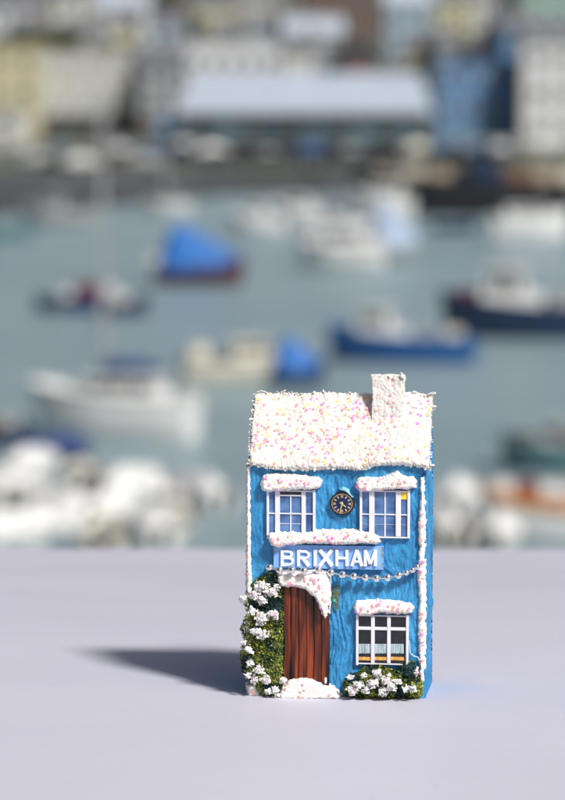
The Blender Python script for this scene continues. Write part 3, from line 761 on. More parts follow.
    if style == 'open':
        for s in (.22, .45, .66):
            i = int(s*(n-1)); t = MB(); x = P[i, -1, 0]; t.bbox((x-.12, -P[i, -1, 1]*.95, P[i, -1, 2]-.2*H), (x+.12, P[i, -1, 1]*.95, P[i, -1, 2]-.1*H), .015); t.build('thwart', m_wood2, o)
        t = MB(); x = -L/2; t.bbox((x-.22, -.13, .1), (x-.02, .13, H*1.15), .05); t.bbox((x-.12, -.05, -.3), (x-.04, .05, .2), .02); t.build('outboard_motor', BLACK, o)
    if cover:
        cm_, u0, u1, ch = cover; i0, i1 = int(u0*(n-1)), int(u1*(n-1)); K = []
        for i in range(i0, i1+1):
            s = (i-i0)/(i1-i0); pk = ch*math.sin(min(1, s/.3)*math.pi/2)**.7*(1-.8*(max(0, s-.3)/.7)**1.3)
            x, w_, z = P[i, -1]
            K.append([(x, w_*t*1.04, z + pk*(1-abs(t)**1.1) - .12*(abs(t) > .99) + .03*math.sin(i*2.1+t*5)) for t in np.linspace(-1, 1, 11)])
        c = MB(); c.grid(np.array(K), flip=True); c.build('cover', cm_, o)
    if mast:
        mx = -L/2 + L*.60; t = MB(); t.tube([(mx, 0, zt), (mx, 0, zt+mast)], [.13, .08], 8); mo = t.build('mast', m_alu, o)
        t = MB(); t.tube([(mx, 0, zt+mast*.97), (L/2*.98, 0, H*1.05)], .012, 4); t.tube([(mx, 0, zt+mast*.97), (-L/2*.97, 0, H*.9)], .012, 4)
        for s in (-1, 1): t.tube([(mx, 0, zt+mast*.97), (mx-.2, s*B*.46, H*.85)], .012, 4)
        t.build('rigging', m_alu, mo)
        if style == 'sail':
            b = MB(); b.tube([(mx, 0, zt+.9), (mx-L*.36, 0, zt+.95)], .05, 8); b.build('boom', m_alu, mo)
            b = MB(); b.tube([(mx-.05, 0, zt+1.05), (mx-L*.1, 0, zt+1.12), (mx-L*.25, 0, zt+1.1), (mx-L*.36, 0, zt+1.02)], [.26, .24, .2, .12], 10); b.build('sail_cover', NAVC, mo)
    if extra: extra(o, L, B, H, zt)
    return o
def crates(cols, x0, x1, z=0, s=.5):
    def f(o, L, B, H, zt):
        for k, c in enumerate(cols):
            t = MB(); x = L*(x0+(x1-x0)*k/max(1, len(cols)-1)); yy = random.uniform(-.2, .2)*B
            t.bbox((x-s*.6, yy-s*.5, zt-.05+z), (x+s*.6, yy+s*.5, zt+s*.8+z), .04); t.build('deck_box', c, o)
    return f
def superstructure(o, L, B, H, zt):
    t = MB(); t.tube([(L*.12, 0, zt), (L*.12, 0, zt+3.0)], .06, 6); t.tube([(L*.12, 0, zt+2.6), (-L*.28, 0, zt+1.6)], .04, 6); t.build('derrick', m_alu, o)
    t = MB(); t.tube([(-L*.4, -B*.3, zt), (-L*.4, -B*.3, zt+1.4), (-L*.4, B*.3, zt+1.4), (-L*.4, B*.3, zt)], .06, 6); t.build('gantry', TEAL, o)

boat(120, 438, 172, 163, 'long white sailing yacht with navy sail cover, nearest in the left water', WHITE, WHITE, 'sail', WHITE, mast=9.8, B=2.3, H=1.65, cab=(-.02, .5), cabh=.7, extra=None)
boat(62, 311, 44, 12, 'small navy rowing boat with a pale bow, left of its twin', NAVY, WHITE, 'open', H=.75, B=1.7, extra=crates([WHITE, WHITE], .1, .3))
boat(92, 312, 40, -24, 'dark open boat holding a rust brown engine box, middle of the left pair', BLUE, m_wood2, 'open', H=.7, B=1.7, extra=crates([m_wood2, RED, WHITE], -.2, .25, .1, .8))
boat(124, 315, 46, 8, 'navy open boat with grey deck right beside the engine box boat', NAVY, GREYB, 'open', H=.75, B=1.8, extra=crates([GREYB, WHITE], -.25, .0))
boat(199, 285, 86, -14, 'red hulled boat under a bright blue peaked tarpaulin', paint('maroon_hull_paint', (.07, .018, .02)), m_greyd, 'cover', cover=(TARP, .0, .93, 2.2), B=2.5, H=1.05, stripe=RED, extra=crates([CREAM, WHITE, CREAM, WHITE, NAVC], -.5, .42, .25, .6))
boat(245, 383, 132, 10, 'cream open motor launch with dark bottom left of the roof', CREAM, CREAM, 'cabin', CREAM, B=2.3, H=1.1, cab=(.05, .32), cabh=.7, stripe=BLACK, extra=crates([CREAM, WHITE, CREAM], -.35, .4, .1, .6))
boat(298, 385, 52, -4, 'small boat heaped with a bright blue tarpaulin behind the roof', NAVY, m_greyd, 'cover', cover=(TARP, .0, .9, 1.2), B=2.0, H=.7)
boat(404, 362, 146, 170, 'blue hulled fishing boat with white wheelhouse behind the chimney', BLUE, m_greyd, 'fish', WHITE, B=2.5, H=1.2, cab=(.22, .26), cabh=1.2, stripe=BLUE, extra=crates([CREAM, GREYB, WHITE], -.35, .02, 0, .6))
boat(520, 338, 150, 174, 'large dark trawler with teal and white superstructure at the right edge', NAVY, GREYB, 'fish', WHITE, B=3.0, H=1.7, cab=(.12, .34), cabh=1.6, stripe=BLACK, extra=lambda o, L, B, H, zt: (superstructure(o, L, B, H, zt), crates([RED, TEAL, WHITE, GREYB], .36, -.3, .1, .8)(o, L, B, H, zt)))
boat(343, 270, 84, 172, 'white cabin cruiser with dark waterline left of the pale covered boat', WHITE, WHITE, 'cabin', WHITE, B=2.8, H=1.3, cab=(.0, .5), cabh=1.3, stripe=NAVY, extra=crates([WHITE, PINKR, WHITE], -.38, .4, .1, .8))
boat(391, 262, 48, 20, 'small boat under a pale blue canvas cover', GREYB, m_greyd, 'cover', cover=(PALE, .0, .95, 2.4), B=3.0, H=1.1)
boat(257, 235, 52, 168, 'white motor boat with low cabin, furthest left of the white boats', WHITE, WHITE, 'cabin', WHITE, B=2.4, H=1.3, cabh=1.0)
boat(297, 230, 48, 165, 'white motor boat with tall cabin nearest the market quay', WHITE, WHITE, 'cabin', WHITE, B=2.6, H=1.6, cab=(0, .6), cabh=1.9)
boat(338, 238, 66, 8, 'grey white cruiser moored behind the dark waterline cruiser', WHITE, GREYB, 'cabin', GREYB, B=2.6, H=1.3, cab=(0, .4), cabh=1.2, stripe=NAVY)
boat(384, 220, 58, 170, 'white wide cruiser moored against the long black vessel', WHITE, WHITE, 'cabin', WHITE, B=3.0, H=1.8, cab=(0, .6), cabh=1.6)
boat(528, 240, 78, 3, 'long low white boat at right in front of the black vessel', WHITE, WHITE, 'cabin', WHITE, B=2.6, H=1.7, cab=(0, .62), cabh=.7)
boat(492, 216, 262, 178, 'long black hulled vessel with tan deck load moored along the quay', BLACK, m_teak, 'fish', NAVY, B=4.6, H=2.7, cab=(.06, .10), cabh=2.6, stripe=BLACK, extra=lambda o, L, B, H, zt: (crates([m_teak, CREAM, m_teak, BLACK, NAVY, BRN_, m_teak, CREAM, m_teak], .42, -.42, .2, 1.3)(o, L, B, H, zt), superstructure(o, L, B, H, zt)), name='cargo_vessel')
boat(12, 240, 40, 20, 'small teal blue boat at the left edge by the quay arm', TEAL, m_greyd, 'open', H=.8, B=1.8)
boat(60, 226, 70, 176, 'grey workboat tied to the left quay arm', GREYB, GREYB, 'cabin', GREYB, B=2.4, H=1.2, cab=(.1, .3))
boat(552, 470, 100, 172, 'teal boat with dark bottom at the right edge', TEAL, m_wood2, 'fish', GREYB, B=2.3, H=.95, cab=(.0, .25), cabh=.7, stripe=TEAL, extra=crates([m_wood2, GREYB, m_wood2], .35, -.2, 0, .5))
boat(562, 541, 150, 176, 'white boat with faded red canopy and orange band, lower right', WHITE, ORANGE, 'fish', WHITE, B=2.0, H=1.15, cab=(-.02, .3), cabh=.4, stripe=ORANGE, cover=(PINKR, .1, .6, .8), extra=crates([RED, WHITE, GREYB, WHITE, RED, WHITE], -.42, .42, .35, .45))
boat(-2, 446, 60, 10, 'brown trimmed dark boat at the left edge behind the dinghies', NAVY, m_wood2, 'open', H=.7, B=1.6, extra=crates([m_wood2, GREYB], -.1, .2, 0, .5))
boat(52, 462, 78, 175, 'navy covered boat between the yacht and the white dinghies', NAVY, m_greyd, 'cover', cover=(NAVC, .05, .9, .5), B=1.6, H=.55)
boat(170, 214, 46, 176, 'small white day boat moored under the far quay left of centre', WHITE, m_greyd, 'cabin', GREYB, B=2.0, H=1.0, mast=5)
boat(455, 232, 40, 12, 'little dark rowing boat in front of the black vessel', NAVY, m_wood2, 'open', B=1.6, H=.6)
# dinghies crowded at a pontoon below the ledge
dl = ['white dinghy at the far left of the dinghy cluster', 'white dinghy with grey seat in the front of the left cluster', 'large pale dinghy with blue seat cover in the left cluster', 'white dinghy with a red fuel can', 'pale dinghy tipped towards the water',
      'white dinghy third from the ornament', 'small white dinghy second from the ornament', 'white dinghy closest to the ornament on the left', 'white dinghy behind the front row of the left cluster', 'cream dinghy in the back row of the left cluster',
      'white dinghy just right of the ornament', 'white dinghy beside the orange banded boat', 'pale dinghy low down just right of the ornament',
      'white dinghy at the left edge touching the ledge line', 'blue seated dinghy left of the front row', 'white dinghy halfway along the cluster in the second row', 'small pale dinghy between the cluster and the ornament, second row', 'grey white dinghy under the orange banded boat']
dp = [(5, 500, 62, 100), (35, 538, 76, 80), (72, 525, 66, 112), (104, 548, 50, 95), (128, 498, 46, 60), (152, 540, 44, 104), (176, 535, 40, 84), (203, 505, 36, 116), (28, 478, 50, 70), (85, 488, 44, 96), (457, 508, 46, 84), (478, 536, 40, 66), (442, 540, 38, 104), (4, 545, 60, 60), (54, 508, 50, 120), (112, 522, 50, 70), (168, 512, 36, 96), (500, 545, 44, 80)]
for k, ((a, b, w_, g), l) in enumerate(zip(dp, dl)):
    # built directly: length fixed at 2.6 m, beam from the photo
    def mk(a=a, b=b, w_=w_, g=g, l=l, k=k):
        p = at_z(a, b, WATER); u0 = 13.3/(b-20); Bm = min(1.7, w_*u0*.95); L = 2.7
        o = boat(a, b, L/u0/.96*max(.3, abs(math.cos(R(g)))), g, l, WHITE if k % 3 else CREAM, (WHITE if k != 2 else PALE), 'open', name='dinghy', cat='dinghy', B=Bm, H=.55,
                 group='white dinghies crowded below the ledge', cover=((WHITE, .15, 1.0, .5) if k in (0, 1, 2, 4, 5, 7, 8, 10, 12, 13, 15, 17) else None), extra=crates([[GREYB], [WHITE, PINKR], [WHITE]][k % 3], -.1, .15, 0, .35))
    mk()

# ---- buildings
m_win = mat('dark_window', (.03, .04, .05), .2, var=.3, scale=2)
m_slate = mat('slate_roof', (.13, .14, .16), .7, var=.25, scale=2)
m_rooflt = mat('pale_metal_roof', (.37, .43, .51), .5, var=.08, scale=1)
def wallm(n, c): return mat(n, c, .8, var=.08, scale=.8)
def building(px0, px1, py_top, Y, col, label, cat='building', depth=8, roof='gable', rm=None, rows=2, cols=3, base=None, awn=None, ground=None, name='terraced_house', winm=None, wh=1.3, band=None):
    Y = far(Y)
    x0 = at_y(px0, py_top, Y).x; x1 = at_y(px1, py_top, Y).x; zt = at_y(px0, py_top, Y).z
    zb = terrain(Y); h = zt - zb; wd = x1-x0
    o = empty(name, ((x0+x1)/2, Y, zb)); tag(o, label, cat, 'harbour front buildings')
    hw = wd/2; m = MB(); m.box((-hw, 0, -3), (hw, depth, h)); wo = m.build('wall', col, o)
    r = MB(); rm = rm or m_slate
    if roof == 'gable':
        rh = min(2.4, depth*.35); e = .3
        v = [(-hw-e, -e, h-.1), (hw+e, -e, h-.1), (hw+e, depth+e, h-.1), (-hw-e, depth+e, h-.1), (-hw-e, depth/2, h+rh), (hw+e, depth/2, h+rh)]
        r.add(v, [(0,1,5,4),(2,3,4,5),(0,4,3),(1,2,5),(3,2,1,0)])
        ro = r.build('roof', rm, o); c = MB(); c.box((hw*.55, depth/2-.4, h+.4*rh), (hw*.55+.9, depth/2+.4, h+rh+.9)); c.build('chimney', mat('chimney_brick', (.22, .12, .08), .8, scale=2), ro)
    else:
        r.box((-hw-.2, -.25, h), (hw+.2, depth+.2, h+.25)); r.build('roof', rm, o)
    g0 = 0
    if ground:
        g0 = 2.6; t = MB(); t.box((-hw+.2, -.12, .1), (hw-.2, .05, 2.5)); t.build('shopfront', ground, o)
    if awn:
        t = MB(); t.add([(-hw*.8, -1.3, 2.3), (hw*.8, -1.3, 2.3), (hw*.8, 0, 3.0), (-hw*.8, 0, 3.0), (-hw*.8, -1.3, 2.1), (hw*.8, -1.3, 2.1), (hw*.8, 0, 2.9), (-hw*.8, 0, 2.9)], [(0,1,2,3),(7,6,5,4),(0,4,5,1),(1,5,6,2),(2,6,7,3),(3,7,4,0)]); t.build('awning', awn, o)
    if band:
        for k in range(cols+1):
            x = -hw + wd*k/cols; t = MB(); t.box((x-.25, -.12, g0), (x+.25, .02, h-.1)); t.build('pilaster', band, o)
    fh = (h-g0)/max(1, rows)
    for i in range(rows):
        for k in range(cols):
            x = -hw + wd*(k+.5)/cols; ww = min(1.1, wd/cols*.5); z = g0 + fh*i + max(.5, (fh-wh)/2)
            if z+wh > h-.15: continue
            t = MB(); t.box((x-ww/2-.1, -.08, z-.1), (x+ww/2+.1, .03, z+wh+.1)); f = t.build('window', WHITE, o)
            t = MB(); t.box((x-ww/2, -.10, z), (x+ww/2, -.02, z+wh)); t.build('pane', winm or m_win, f)
    return o
YEL = wallm('cream_yellow_render', (0.435, 0.406, 0.270)); OFF = wallm('off_white_render', (0.464, 0.477, 0.458)); GRY = wallm('grey_render', (0.257, 0.284, 0.312)); PB = wallm('pale_blue_render', (0.257, 0.365, 0.458))
BB = wallm('bright_blue_render', (0.084, 0.187, 0.352)); BRN = wallm('brown_brick', (0.099, 0.061, 0.046)); WHT = wallm('white_render', (0.514, 0.537, 0.572)); GRN = wallm('pale_green_render', (0.237, 0.365, 0.343)); LY = wallm('lemon_render', (0.454, 0.446, 0.291))
DK = wallm('dark_shopfront', (.025, .028, .035)); MB_ = wallm('mid_blue_shopfront', (0.099, 0.183, 0.270)); CRM2 = wallm('cream_panel', (0.415, 0.406, 0.333))
building(-48, 40, 46, 226, YEL, 'pale yellow building at the left edge of the quay', rows=3, cols=3, base=QUAY, roof='flat', name='quay_building', rm=YEL)
building(-60, 26, 112, 208, OFF, 'small off white building in front of the yellow one', rows=2, cols=2, base=QUAY, roof='flat', depth=5, name='quay_building', rm=GRY)
building(40, 136, 52, 229, OFF, 'square off white block with cream vertical bands over dark shopfronts', rows=2, cols=5, base=QUAY, roof='flat', rm=OFF, ground=DK, band=CRM2, name='quay_building', wh=1.9, winm=mat('curtained_window', (.33, .36, .40), .4))
# fish market
def market():
    x0 = at_y(180, 100, 365).x; x1 = at_y(428, 100, 365).x; hw = (x1-x0)/2; o = empty('market_hall', ((x0+x1)/2, 365, QUAY+1.9))
    tag(o, 'long low market hall with broad pale roof and glazed front on the quay', 'market hall', 'harbour front buildings')
    z = lambda py: at_y(282, py, 365).z - QUAY - 1.9
    m = MB(); m.box((-hw, .3, -2), (hw, 12, z(110))); m.build('wall', GRY, o)
    r = MB(); zz = z(111); r.add([(-hw-.5, -1.2, zz), (hw+.5, -1.2, zz), (hw-.5, 11, zz+4.3), (-hw+1.5, 11, zz+4.3), (-hw-.5, -1.2, zz-.35), (hw+.5, -1.2, zz-.35), (hw-.5, 12.5, zz-.35), (-hw+1.5, 12.5, zz-.35)], [(0,1,2,3),(7,6,5,4),(0,4,5,1),(1,5,6,2),(2,6,7,3),(3,7,4,0)])
    r.build('roof', m_rooflt, o)
    n = 16
    for k in range(n):
        a = -hw + 2*hw*(k+.1)/n; b = -hw + 2*hw*(k+.9)/n
        t = MB(); t.box((a, .1, z(139)), (b, .35, z(117))); t.build('window', [mat('blue_grey_glazing', (.13, .21, .25), .2, var=.4, scale=.3), mat('grey_glazing', (.09, .12, .13), .25, var=.3, scale=.4)][k % 3 == 1], o)
    t = MB(); t.box((-hw, -1.0, z(146.5)), (hw, .28, z(141))); t.build('balcony', DK, o)
    for k in range(9):
        a = -hw + 2*hw*(k+.2)/9; t = MB(); t.box((a, .12, .1), (a+2*hw*.6/9, .32, z(150))); t.build('doorway', [DK, MB_][k % 2], o)
market()
rows = [
 (436, 524, 62, 214, BB, 'bright blue building right of the market hall', dict(rows=2, cols=4, roof='flat', rm=BB, base=QUAY, ground=MB_, name='quay_building')),
 (524, 610, 40, 210, WHT, 'tall white building with cream panels at the right edge', dict(rows=3, cols=3, roof='gable', base=QUAY, name='quay_building', band=CRM2)),
 (500, 530, 30, 236, BB, 'narrow blue house between the blue and white quay buildings', dict(rows=3, cols=1)),
 (140, 182, 64, 226, GRY, 'grey narrow building left of the market hall roof', dict(rows=3, cols=2, base=QUAY, name='quay_building', ground=BRN)),
 (-30, 44, 8, 278, WHT, 'white house on the hill above the yellow building', dict(rows=2, cols=4)),
 (52, 92, -6, 292, OFF, 'off white hill house above the dark trees', dict(rows=2, cols=2)),
 (96, 148, 6, 282, WHT, 'white hill house with pale roof above the square block', dict(rows=2, cols=3, rm=m_rooflt)),
 (150, 186, 26, 258, PB, 'pale blue narrow house above the grey building', dict(rows=2, cols=2)),
 (196, 236, 8, 286, LY, 'lemon yellow hill house behind the market hall', dict(rows=3, cols=2)),
 (238, 284, 2, 290, OFF, 'off white hill house right of the lemon one', dict(rows=3, cols=3)),
 (186, 280, 42, 252, WHT, 'broad white building just above the market roof', dict(rows=1, cols=5, roof='flat', rm=WHT)),
 (284, 342, 34, 254, GRY, 'grey blue building above the middle of the market roof', dict(rows=2, cols=3, rm=m_rooflt)),
 (300, 386, -12, 284, BRN, 'dark brown brick building high behind the market hall', dict(rows=3, cols=4)),
 (344, 372, 44, 250, DK, 'small dark shop with red awning above the market roof', dict(rows=1, cols=2, roof='flat', awn=RED, name='shop')),
 (386, 432, 4, 262, PB, 'tall pale blue house right of the brown brick building', dict(rows=3, cols=3, rm=m_rooflt)),
 (436, 474, -2, 288, LY, 'pale lemon hill house above the bright blue building', dict(rows=3, cols=2)),
 (476, 516, -8, 290, WHT, 'white hill house above the bright blue building', dict(rows=3, cols=2)),
 (518, 600, -14, 286, GRN, 'pale green hill house at the top right corner', dict(rows=3, cols=4)),
 (284, 312, 52, 244, OFF, 'narrow off white house with slate roof above the left middle of the market roof', dict(rows=1, cols=2)),
 (10, 46, 34, 262, GRY, 'grey house with slate roof among the trees at the far left', dict(rows=2, cols=2)),
 (66, 98, 34, 258, WHT, 'white cottage with slate roof just behind the square block', dict(rows=1, cols=2)),
 (112, 134, 28, 262, LY, 'lemon cottage above the right end of the square block', dict(rows=1, cols=2)),
 (214, 240, 36, 266, BRN, 'brown cottage behind the broad white building', dict(rows=1, cols=2)),
 (252, 276, 30, 270, PB, 'pale blue cottage behind the broad white building', dict(rows=1, cols=2)),
 (404, 428, 52, 246, YEL, 'cream cottage right of the red awning shop', dict(rows=1, cols=2)),
 (438, 456, 48, 238, GRY, 'grey gabled house just above the left end of the bright blue building', dict(rows=1, cols=1)),
 (474, 498, 50, 238, BRN, 'brown gabled house just above the right end of the bright blue building', dict(rows=1, cols=1)),
]
for a, b, t_, Y, c, l, kw in rows: building(a, b, t_, Y, c, l, **kw)

# ---- trees
m_leaf = [mat('tree_leaf_dark', (.035, .05, .025), .7, var=.3, scale=1), mat('tree_leaf_olive', (.10, .11, .03), .7, var=.3, scale=1), mat('tree_leaf_green', (.05, .075, .03), .7, var=.3, scale=1)]
m_bark = mat('tree_bark', (.08, .06, .045), .9)
def tree(px, py, wpx, Y, h, label, mix=(3, 1, 2)):
    Y = far(Y); p = at_y(px, py, Y); zb = terrain(Y); r = wpx*Y/F/2; ztop = p.z; H = max(h, ztop-zb)
    o = empty('broadleaf_tree', (p.x, Y, zb)); tag(o, label, 'tree', 'trees on the harbour hillside')
    t = MB(); t.tube([(0, 0, -.5), (.1, 0, H*.4), (.15, .1, H*.7)], [.28, .2, .1], 7)
    for k in range(5):
        a = k*1.3; t.tube([(.1, 0, H*.4), (r*.5*math.cos(a), r*.5*math.sin(a), H*.7)], [.1, .04], 5)
    t.build('trunk', m_bark, o)
    c = MB(); bag = [i for i, w in enumerate(mix) for _ in range(w)]
    cl = [(random.uniform(-.75, .75)*r, random.uniform(-.75, .75)*r, H*random.uniform(.5, .9), random.uniform(.3, .5)*r) for _ in range(16)]
    for (x, y, z, rr) in cl:
        mi = random.choice(bag)
        for _ in range(70):
            d = Vector((random.gauss(0, 1), random.gauss(0, 1), random.gauss(0, 1))).normalized()*rr*random.uniform(.6, 1.1)
            leaf(c, (x+d.x, y+d.y, z+d.z*.8), random.uniform(.4, .8), mi if random.random() < .8 else random.choice(bag))
    c.build('crown', m_leaf, o)
for a in [(10, 32, 50, 252, 4.5, 'dark tree at the far left above the yellow building'), (40, 26, 46, 255, 5, 'dark green tree left of the olive tree above the square block'), (64, 30, 44, 250, 5, 'olive green tree above the square block'),
          (100, 40, 46, 246, 4, 'low dark tree behind the right half of the square block'), (128, 44, 30, 246, 3.5, 'small olive tree at the right corner of the square block'), (188, 18, 28, 270, 6, 'olive and dark tree left of the lemon house'),
          (170, 5, 40, 296, 6, 'dark tree high on the hill left of the lemon house'), (436, 38, 34, 244, 4, 'dark tree right of the pale blue house'), (462, 42, 36, 242, 4, 'dark tree just above the bright blue building'), (492, 40, 34, 246, 4, 'dark tree left of the narrow blue house'), (285, 20, 26, 270, 5, 'small dark tree between white and brown hill buildings')]:
    tree(*a, mix=(1, 4, 2) if 'olive' in a[5] else (5, 1, 2))

# ---- cars on the quay
def make_car():
    o = empty('parked_car', (0, 0, 0)); L, W = 4.1, 1.7
    prof = [(-2.05, .35), (-2.05, .75), (-1.95, .95), (-1.2, 1.0), (-.75, 1.42), (.65, 1.45), (1.35, .98), (1.95, .9), (2.05, .6), (2.05, .32), (1.7, .25), (-1.7, .25)]
    bm = bmesh.new(); n = len(prof)
    A = [bm.verts.new((x, -W/2 + (.16 if z > 1.1 else 0), z)) for x, z in prof]; B = [bm.verts.new((x, W/2 - (.16 if z > 1.1 else 0), z)) for x, z in prof]
    bm.faces.new(A); bm.faces.new(B[::-1])
    for i in range(n): bm.faces.new((A[i], B[i], B[(i+1) % n], A[(i+1) % n]))
    bmesh.ops.recalc_face_normals(bm, faces=bm.faces[:]); bmesh.ops.bevel(bm, geom=bm.edges[:], offset=.05, segments=2, affect='EDGES')
    me = bpy.data.meshes.new('body'); bm.to_mesh(me); bm.free(); me.materials.append(WHITE); b = bpy.data.objects.new('body', me); C.objects.link(b); b.parent = o
    for s in (-1, 1):
        g = MB(); y = s*(W/2-.04)
        for q in ([(-1.0, 1.04), (-.68, 1.34), (-.08, 1.36), (-.08, 1.04)], [(0, 1.04), (0, 1.36), (.58, 1.37), (1.12, 1.04)]):
            g.add([(x, y - s*(z-1.0)*.33 + s*.02, z) for x, z in q]+[(x, y - s*(z-1.0)*.33 - s*.06, z) for x, z in q], [(0,1,2,3),(7,6,5,4),(0,4,5,1),(1,5,6,2),(2,6,7,3),(3,7,4,0)])
        g.build('side_window', m_wglass, o)
        for x in (-1.25, 1.3):
            w = MB(); w.prism([(x+.31*math.cos(2*math.pi*k/18), .31+.31*math.sin(2*math.pi*k/18)) for k in range(18)], s*(W/2-.18), s*(W/2+.01)); wo = w.build('wheel', m_black, o)
            w = MB(); w.prism([(x+.18*math.cos(2*math.pi*k/14), .31+.18*math.sin(2*math.pi*k/14)) for k in range(14)], s*(W/2-.1), s*(W/2+.025)); w.build('rim', m_alu, wo)
        h = MB(); h.bbox((1.97, s*.62-.16, .62), (2.09, s*.62+.16, .78), .02); h.build('headlight', WHITE, o)
    for x0, z0, x1, z1 in ((.78, 1.40, 1.3, 1.05), (-.86, 1.36, -1.16, 1.06)):
        g = MB(); q = [(x0, -.62, z0), (x0, .62, z0), (x1, .72, z1), (x1, -.72, z1)]; d = .05 if x0 > 0 else -.05
        g.add([(a+d, b, c+.03) for a, b, c in q]+[(a-d, b, c-.03) for a, b, c in q], [(0,1,2,3),(7,6,5,4),(0,4,5,1),(1,5,6,2),(2,6,7,3),(3,7,4,0)]); g.build('windscreen', m_wglass, o)
    return o
car = make_car()
cars = [(38, 178, 20, GREYB, 'grey car parked at the left end of the quay'), (82, 180, 0, WHITE, 'white car parked on the quay below the square block'), (120, 172, 10, ORANGE, 'orange car parked right of the square block'),
        (146, 180, -5, GREYB, 'grey car parked between the orange and blue cars'), (172, 174, 0, BLUE, 'blue car parked on the quay left of the white one'), (212, 172, 6, WHITE, 'white car parked at the left end of the market hall'),
        (268, 176, 0, GREYB, 'grey car parked before the left part of the market hall'), (312, 172, 0, BLUE, 'blue car parked before the market hall'), (352, 174, -8, GREYB, 'grey car parked before the right part of the market hall'),
        (418, 170, 4, CREAM, 'cream car parked behind the black vessel'), (546, 166, 0, WHITE, 'white car parked before the white building at right')]
for k, (a, b, g, pm, l) in enumerate(cars):
    o = car if k == 0 else copy_tree(car)
    Yc = 349 + (181-b)*1.1; o.location = (at_y(a, b, Yc).x, Yc, terrain(Yc)+.004); o.rotation_euler = (0, 0, R(g)); tag(o, l, 'car', 'cars parked on the quay')
    for ch in bpy.data.objects:
        if ch.parent == o and ch.name.startswith('body'): ch.material_slots[0].link = 'OBJECT'; ch.material_slots[0].material = pm
def shelter(px0, px1, py, Y, label, n, rm, posts):
    x0 = at_y(px0, py, Y).x; x1 = at_y(px1, py, Y).x; zb = terrain(Y); h = at_y(px0, py, Y).z - zb
    o = empty('quay_shelter', ((x0+x1)/2, Y, zb)); tag(o, label, 'shelter', 'open shelters along the quay'); hw = (x1-x0)/2
    m = MB(); m.box((-hw, -1.5, h-.35), (hw, 3.5, h)); m.build('roof', rm, o)
    m = MB(); m.box((-hw, 3.2, -.5), (hw, 3.4, h-.35)); m.build('back_wall', DK, o)
    for k in range(n):
        x = -hw + 2*hw*(k+.5)/n; m = MB(); m.box((x-.13, -1.3, -.3), (x+.13, -1.05, h-.35)); m.build('post', posts, o)
    for k in range(n):
        if random.random() < .6:
            x = -hw + 2*hw*(k+random.random())/n; m = MB(); m.bbox((x-.6, 0, 0), (x+.6, .9, random.uniform(.8, 1.6)), .05); m.build('crate_stack', random.choice([MB_, GRY, BRN, OFF, DK]), o)
shelter(196, 300, 153, 352, 'long dark open shelter in front of the left half of the market hall', 12, DK, GRY)
shelter(306, 424, 152, 352, 'long dark open shelter in front of the right half of the market hall', 13, DK, GRY)
shelter(438, 522, 140, 356, 'dark open shelter in front of the bright blue building', 9, GRY, DK)
shelter(44, 104, 158, 352, 'dark open shelter below the square block', 7, DK, GRY)
for k, (px, Y, mm, l) in enumerate([(150, 353, MB_, 'blue quayside parasol beside the dark shed'), (182, 355, WHT, 'white quayside parasol left of the narrow brown hut'), (120, 350, WHT, 'white quayside parasol before the brown shed'), (440, 352, BB, 'bright blue parasol at the left end of the right shelter'), (470, 352, BB, 'bright blue parasol before the middle of the right shelter'), (500, 351, WHT, 'white parasol before the right end of the right shelter'), (60, 350, MB_, 'blue parasol before the left shelter')]):
    o = empty('parasol', (at_y(px, 150, Y).x, Y, terrain(Y))); tag(o, l, 'parasol', 'parasols along the quay')
    m = MB(); m.tube([(0, 0, -.1), (0, 0, 2.6)], .04, 6); m.build('pole', DK, o)
    m = MB(); n_ = 8; ring = [(1.4*math.cos(2*math.pi*i/n_), 1.4*math.sin(2*math.pi*i/n_), 2.0) for i in range(n_)]; low = [(x, y, z-.15) for x, y, z in ring]
    m.add([(0, 0, 2.65)]+ring+low, [(0, 1+i, 1+(i+1)%n_) for i in range(n_)]+[(1+i, 1+n_+i, 1+n_+(i+1)%n_, 1+(i+1)%n_) for i in range(n_)]); m.build('canopy', mm, o)
for a, b, t_, Y, c, l in [(106, 124, 146, 352.5, BRN, 'small brown shed between the left shelter and the blue kiosk'), (126, 146, 152, 354, DK, 'small dark shed just left of the blue kiosk'), (190, 200, 138, 358, BRN, 'narrow brown hut at the left end of the market shelters')]:
    x0 = at_y(a, t_, Y).x; x1 = at_y(b, t_, Y).x; zb = terrain(Y); h = at_y(a, t_, Y).z-zb; hw = (x1-x0)/2
    o = empty('quay_shed', ((x0+x1)/2, Y, zb)); tag(o, l, 'shed', 'sheds on the quay'); m = MB(); m.box((-hw, 0, -.4), (hw, 2.5, h)); m.build('wall', c, o)
    m = MB(); m.add([(-hw-.2, -.3, h), (hw+.2, -.3, h), (hw+.2, 2.8, h+.6), (-hw-.2, 2.8, h+.6), (-hw-.2, -.3, h-.15), (hw+.2, -.3, h-.15), (hw+.2, 2.8, h-.1), (-hw-.2, 2.8, h-.1)], [(0,1,2,3),(7,6,5,4),(0,4,5,1),(1,5,6,2),(2,6,7,3),(3,7,4,0)]); m.build('roof', m_slate, o)
    m = MB(); m.box((-.4, -.06, 0), (.4, .04, min(1.9, h*.8))); m.build('door', DK, o)
# railing along the quay edge
o = empty('quay_railing', (0, 0, QUAY)); tag(o, 'dark post and rail fence along the edge of the far quay', 'railing')
m = MB(); xa, xb = QC.x-6, 60
for zz in (.55, 1.05): m.tube([(xa, QC.y+1.6, zz), (xb, QC.y+1.6+(QD.y-QC.y)*.12, zz)], .05, 5)
m.build('rail', DK, o)
for k in range(44):
    x = xa+(xb-xa)*k/43; m = MB(); m.tube([(x, QC.y+1.6+(QD.y-QC.y)*.12*k/43, -.1), (x, QC.y+1.6+(QD.y-QC.y)*.12*k/43, 1.1)], .07, 5); m.build('post', DK, o)
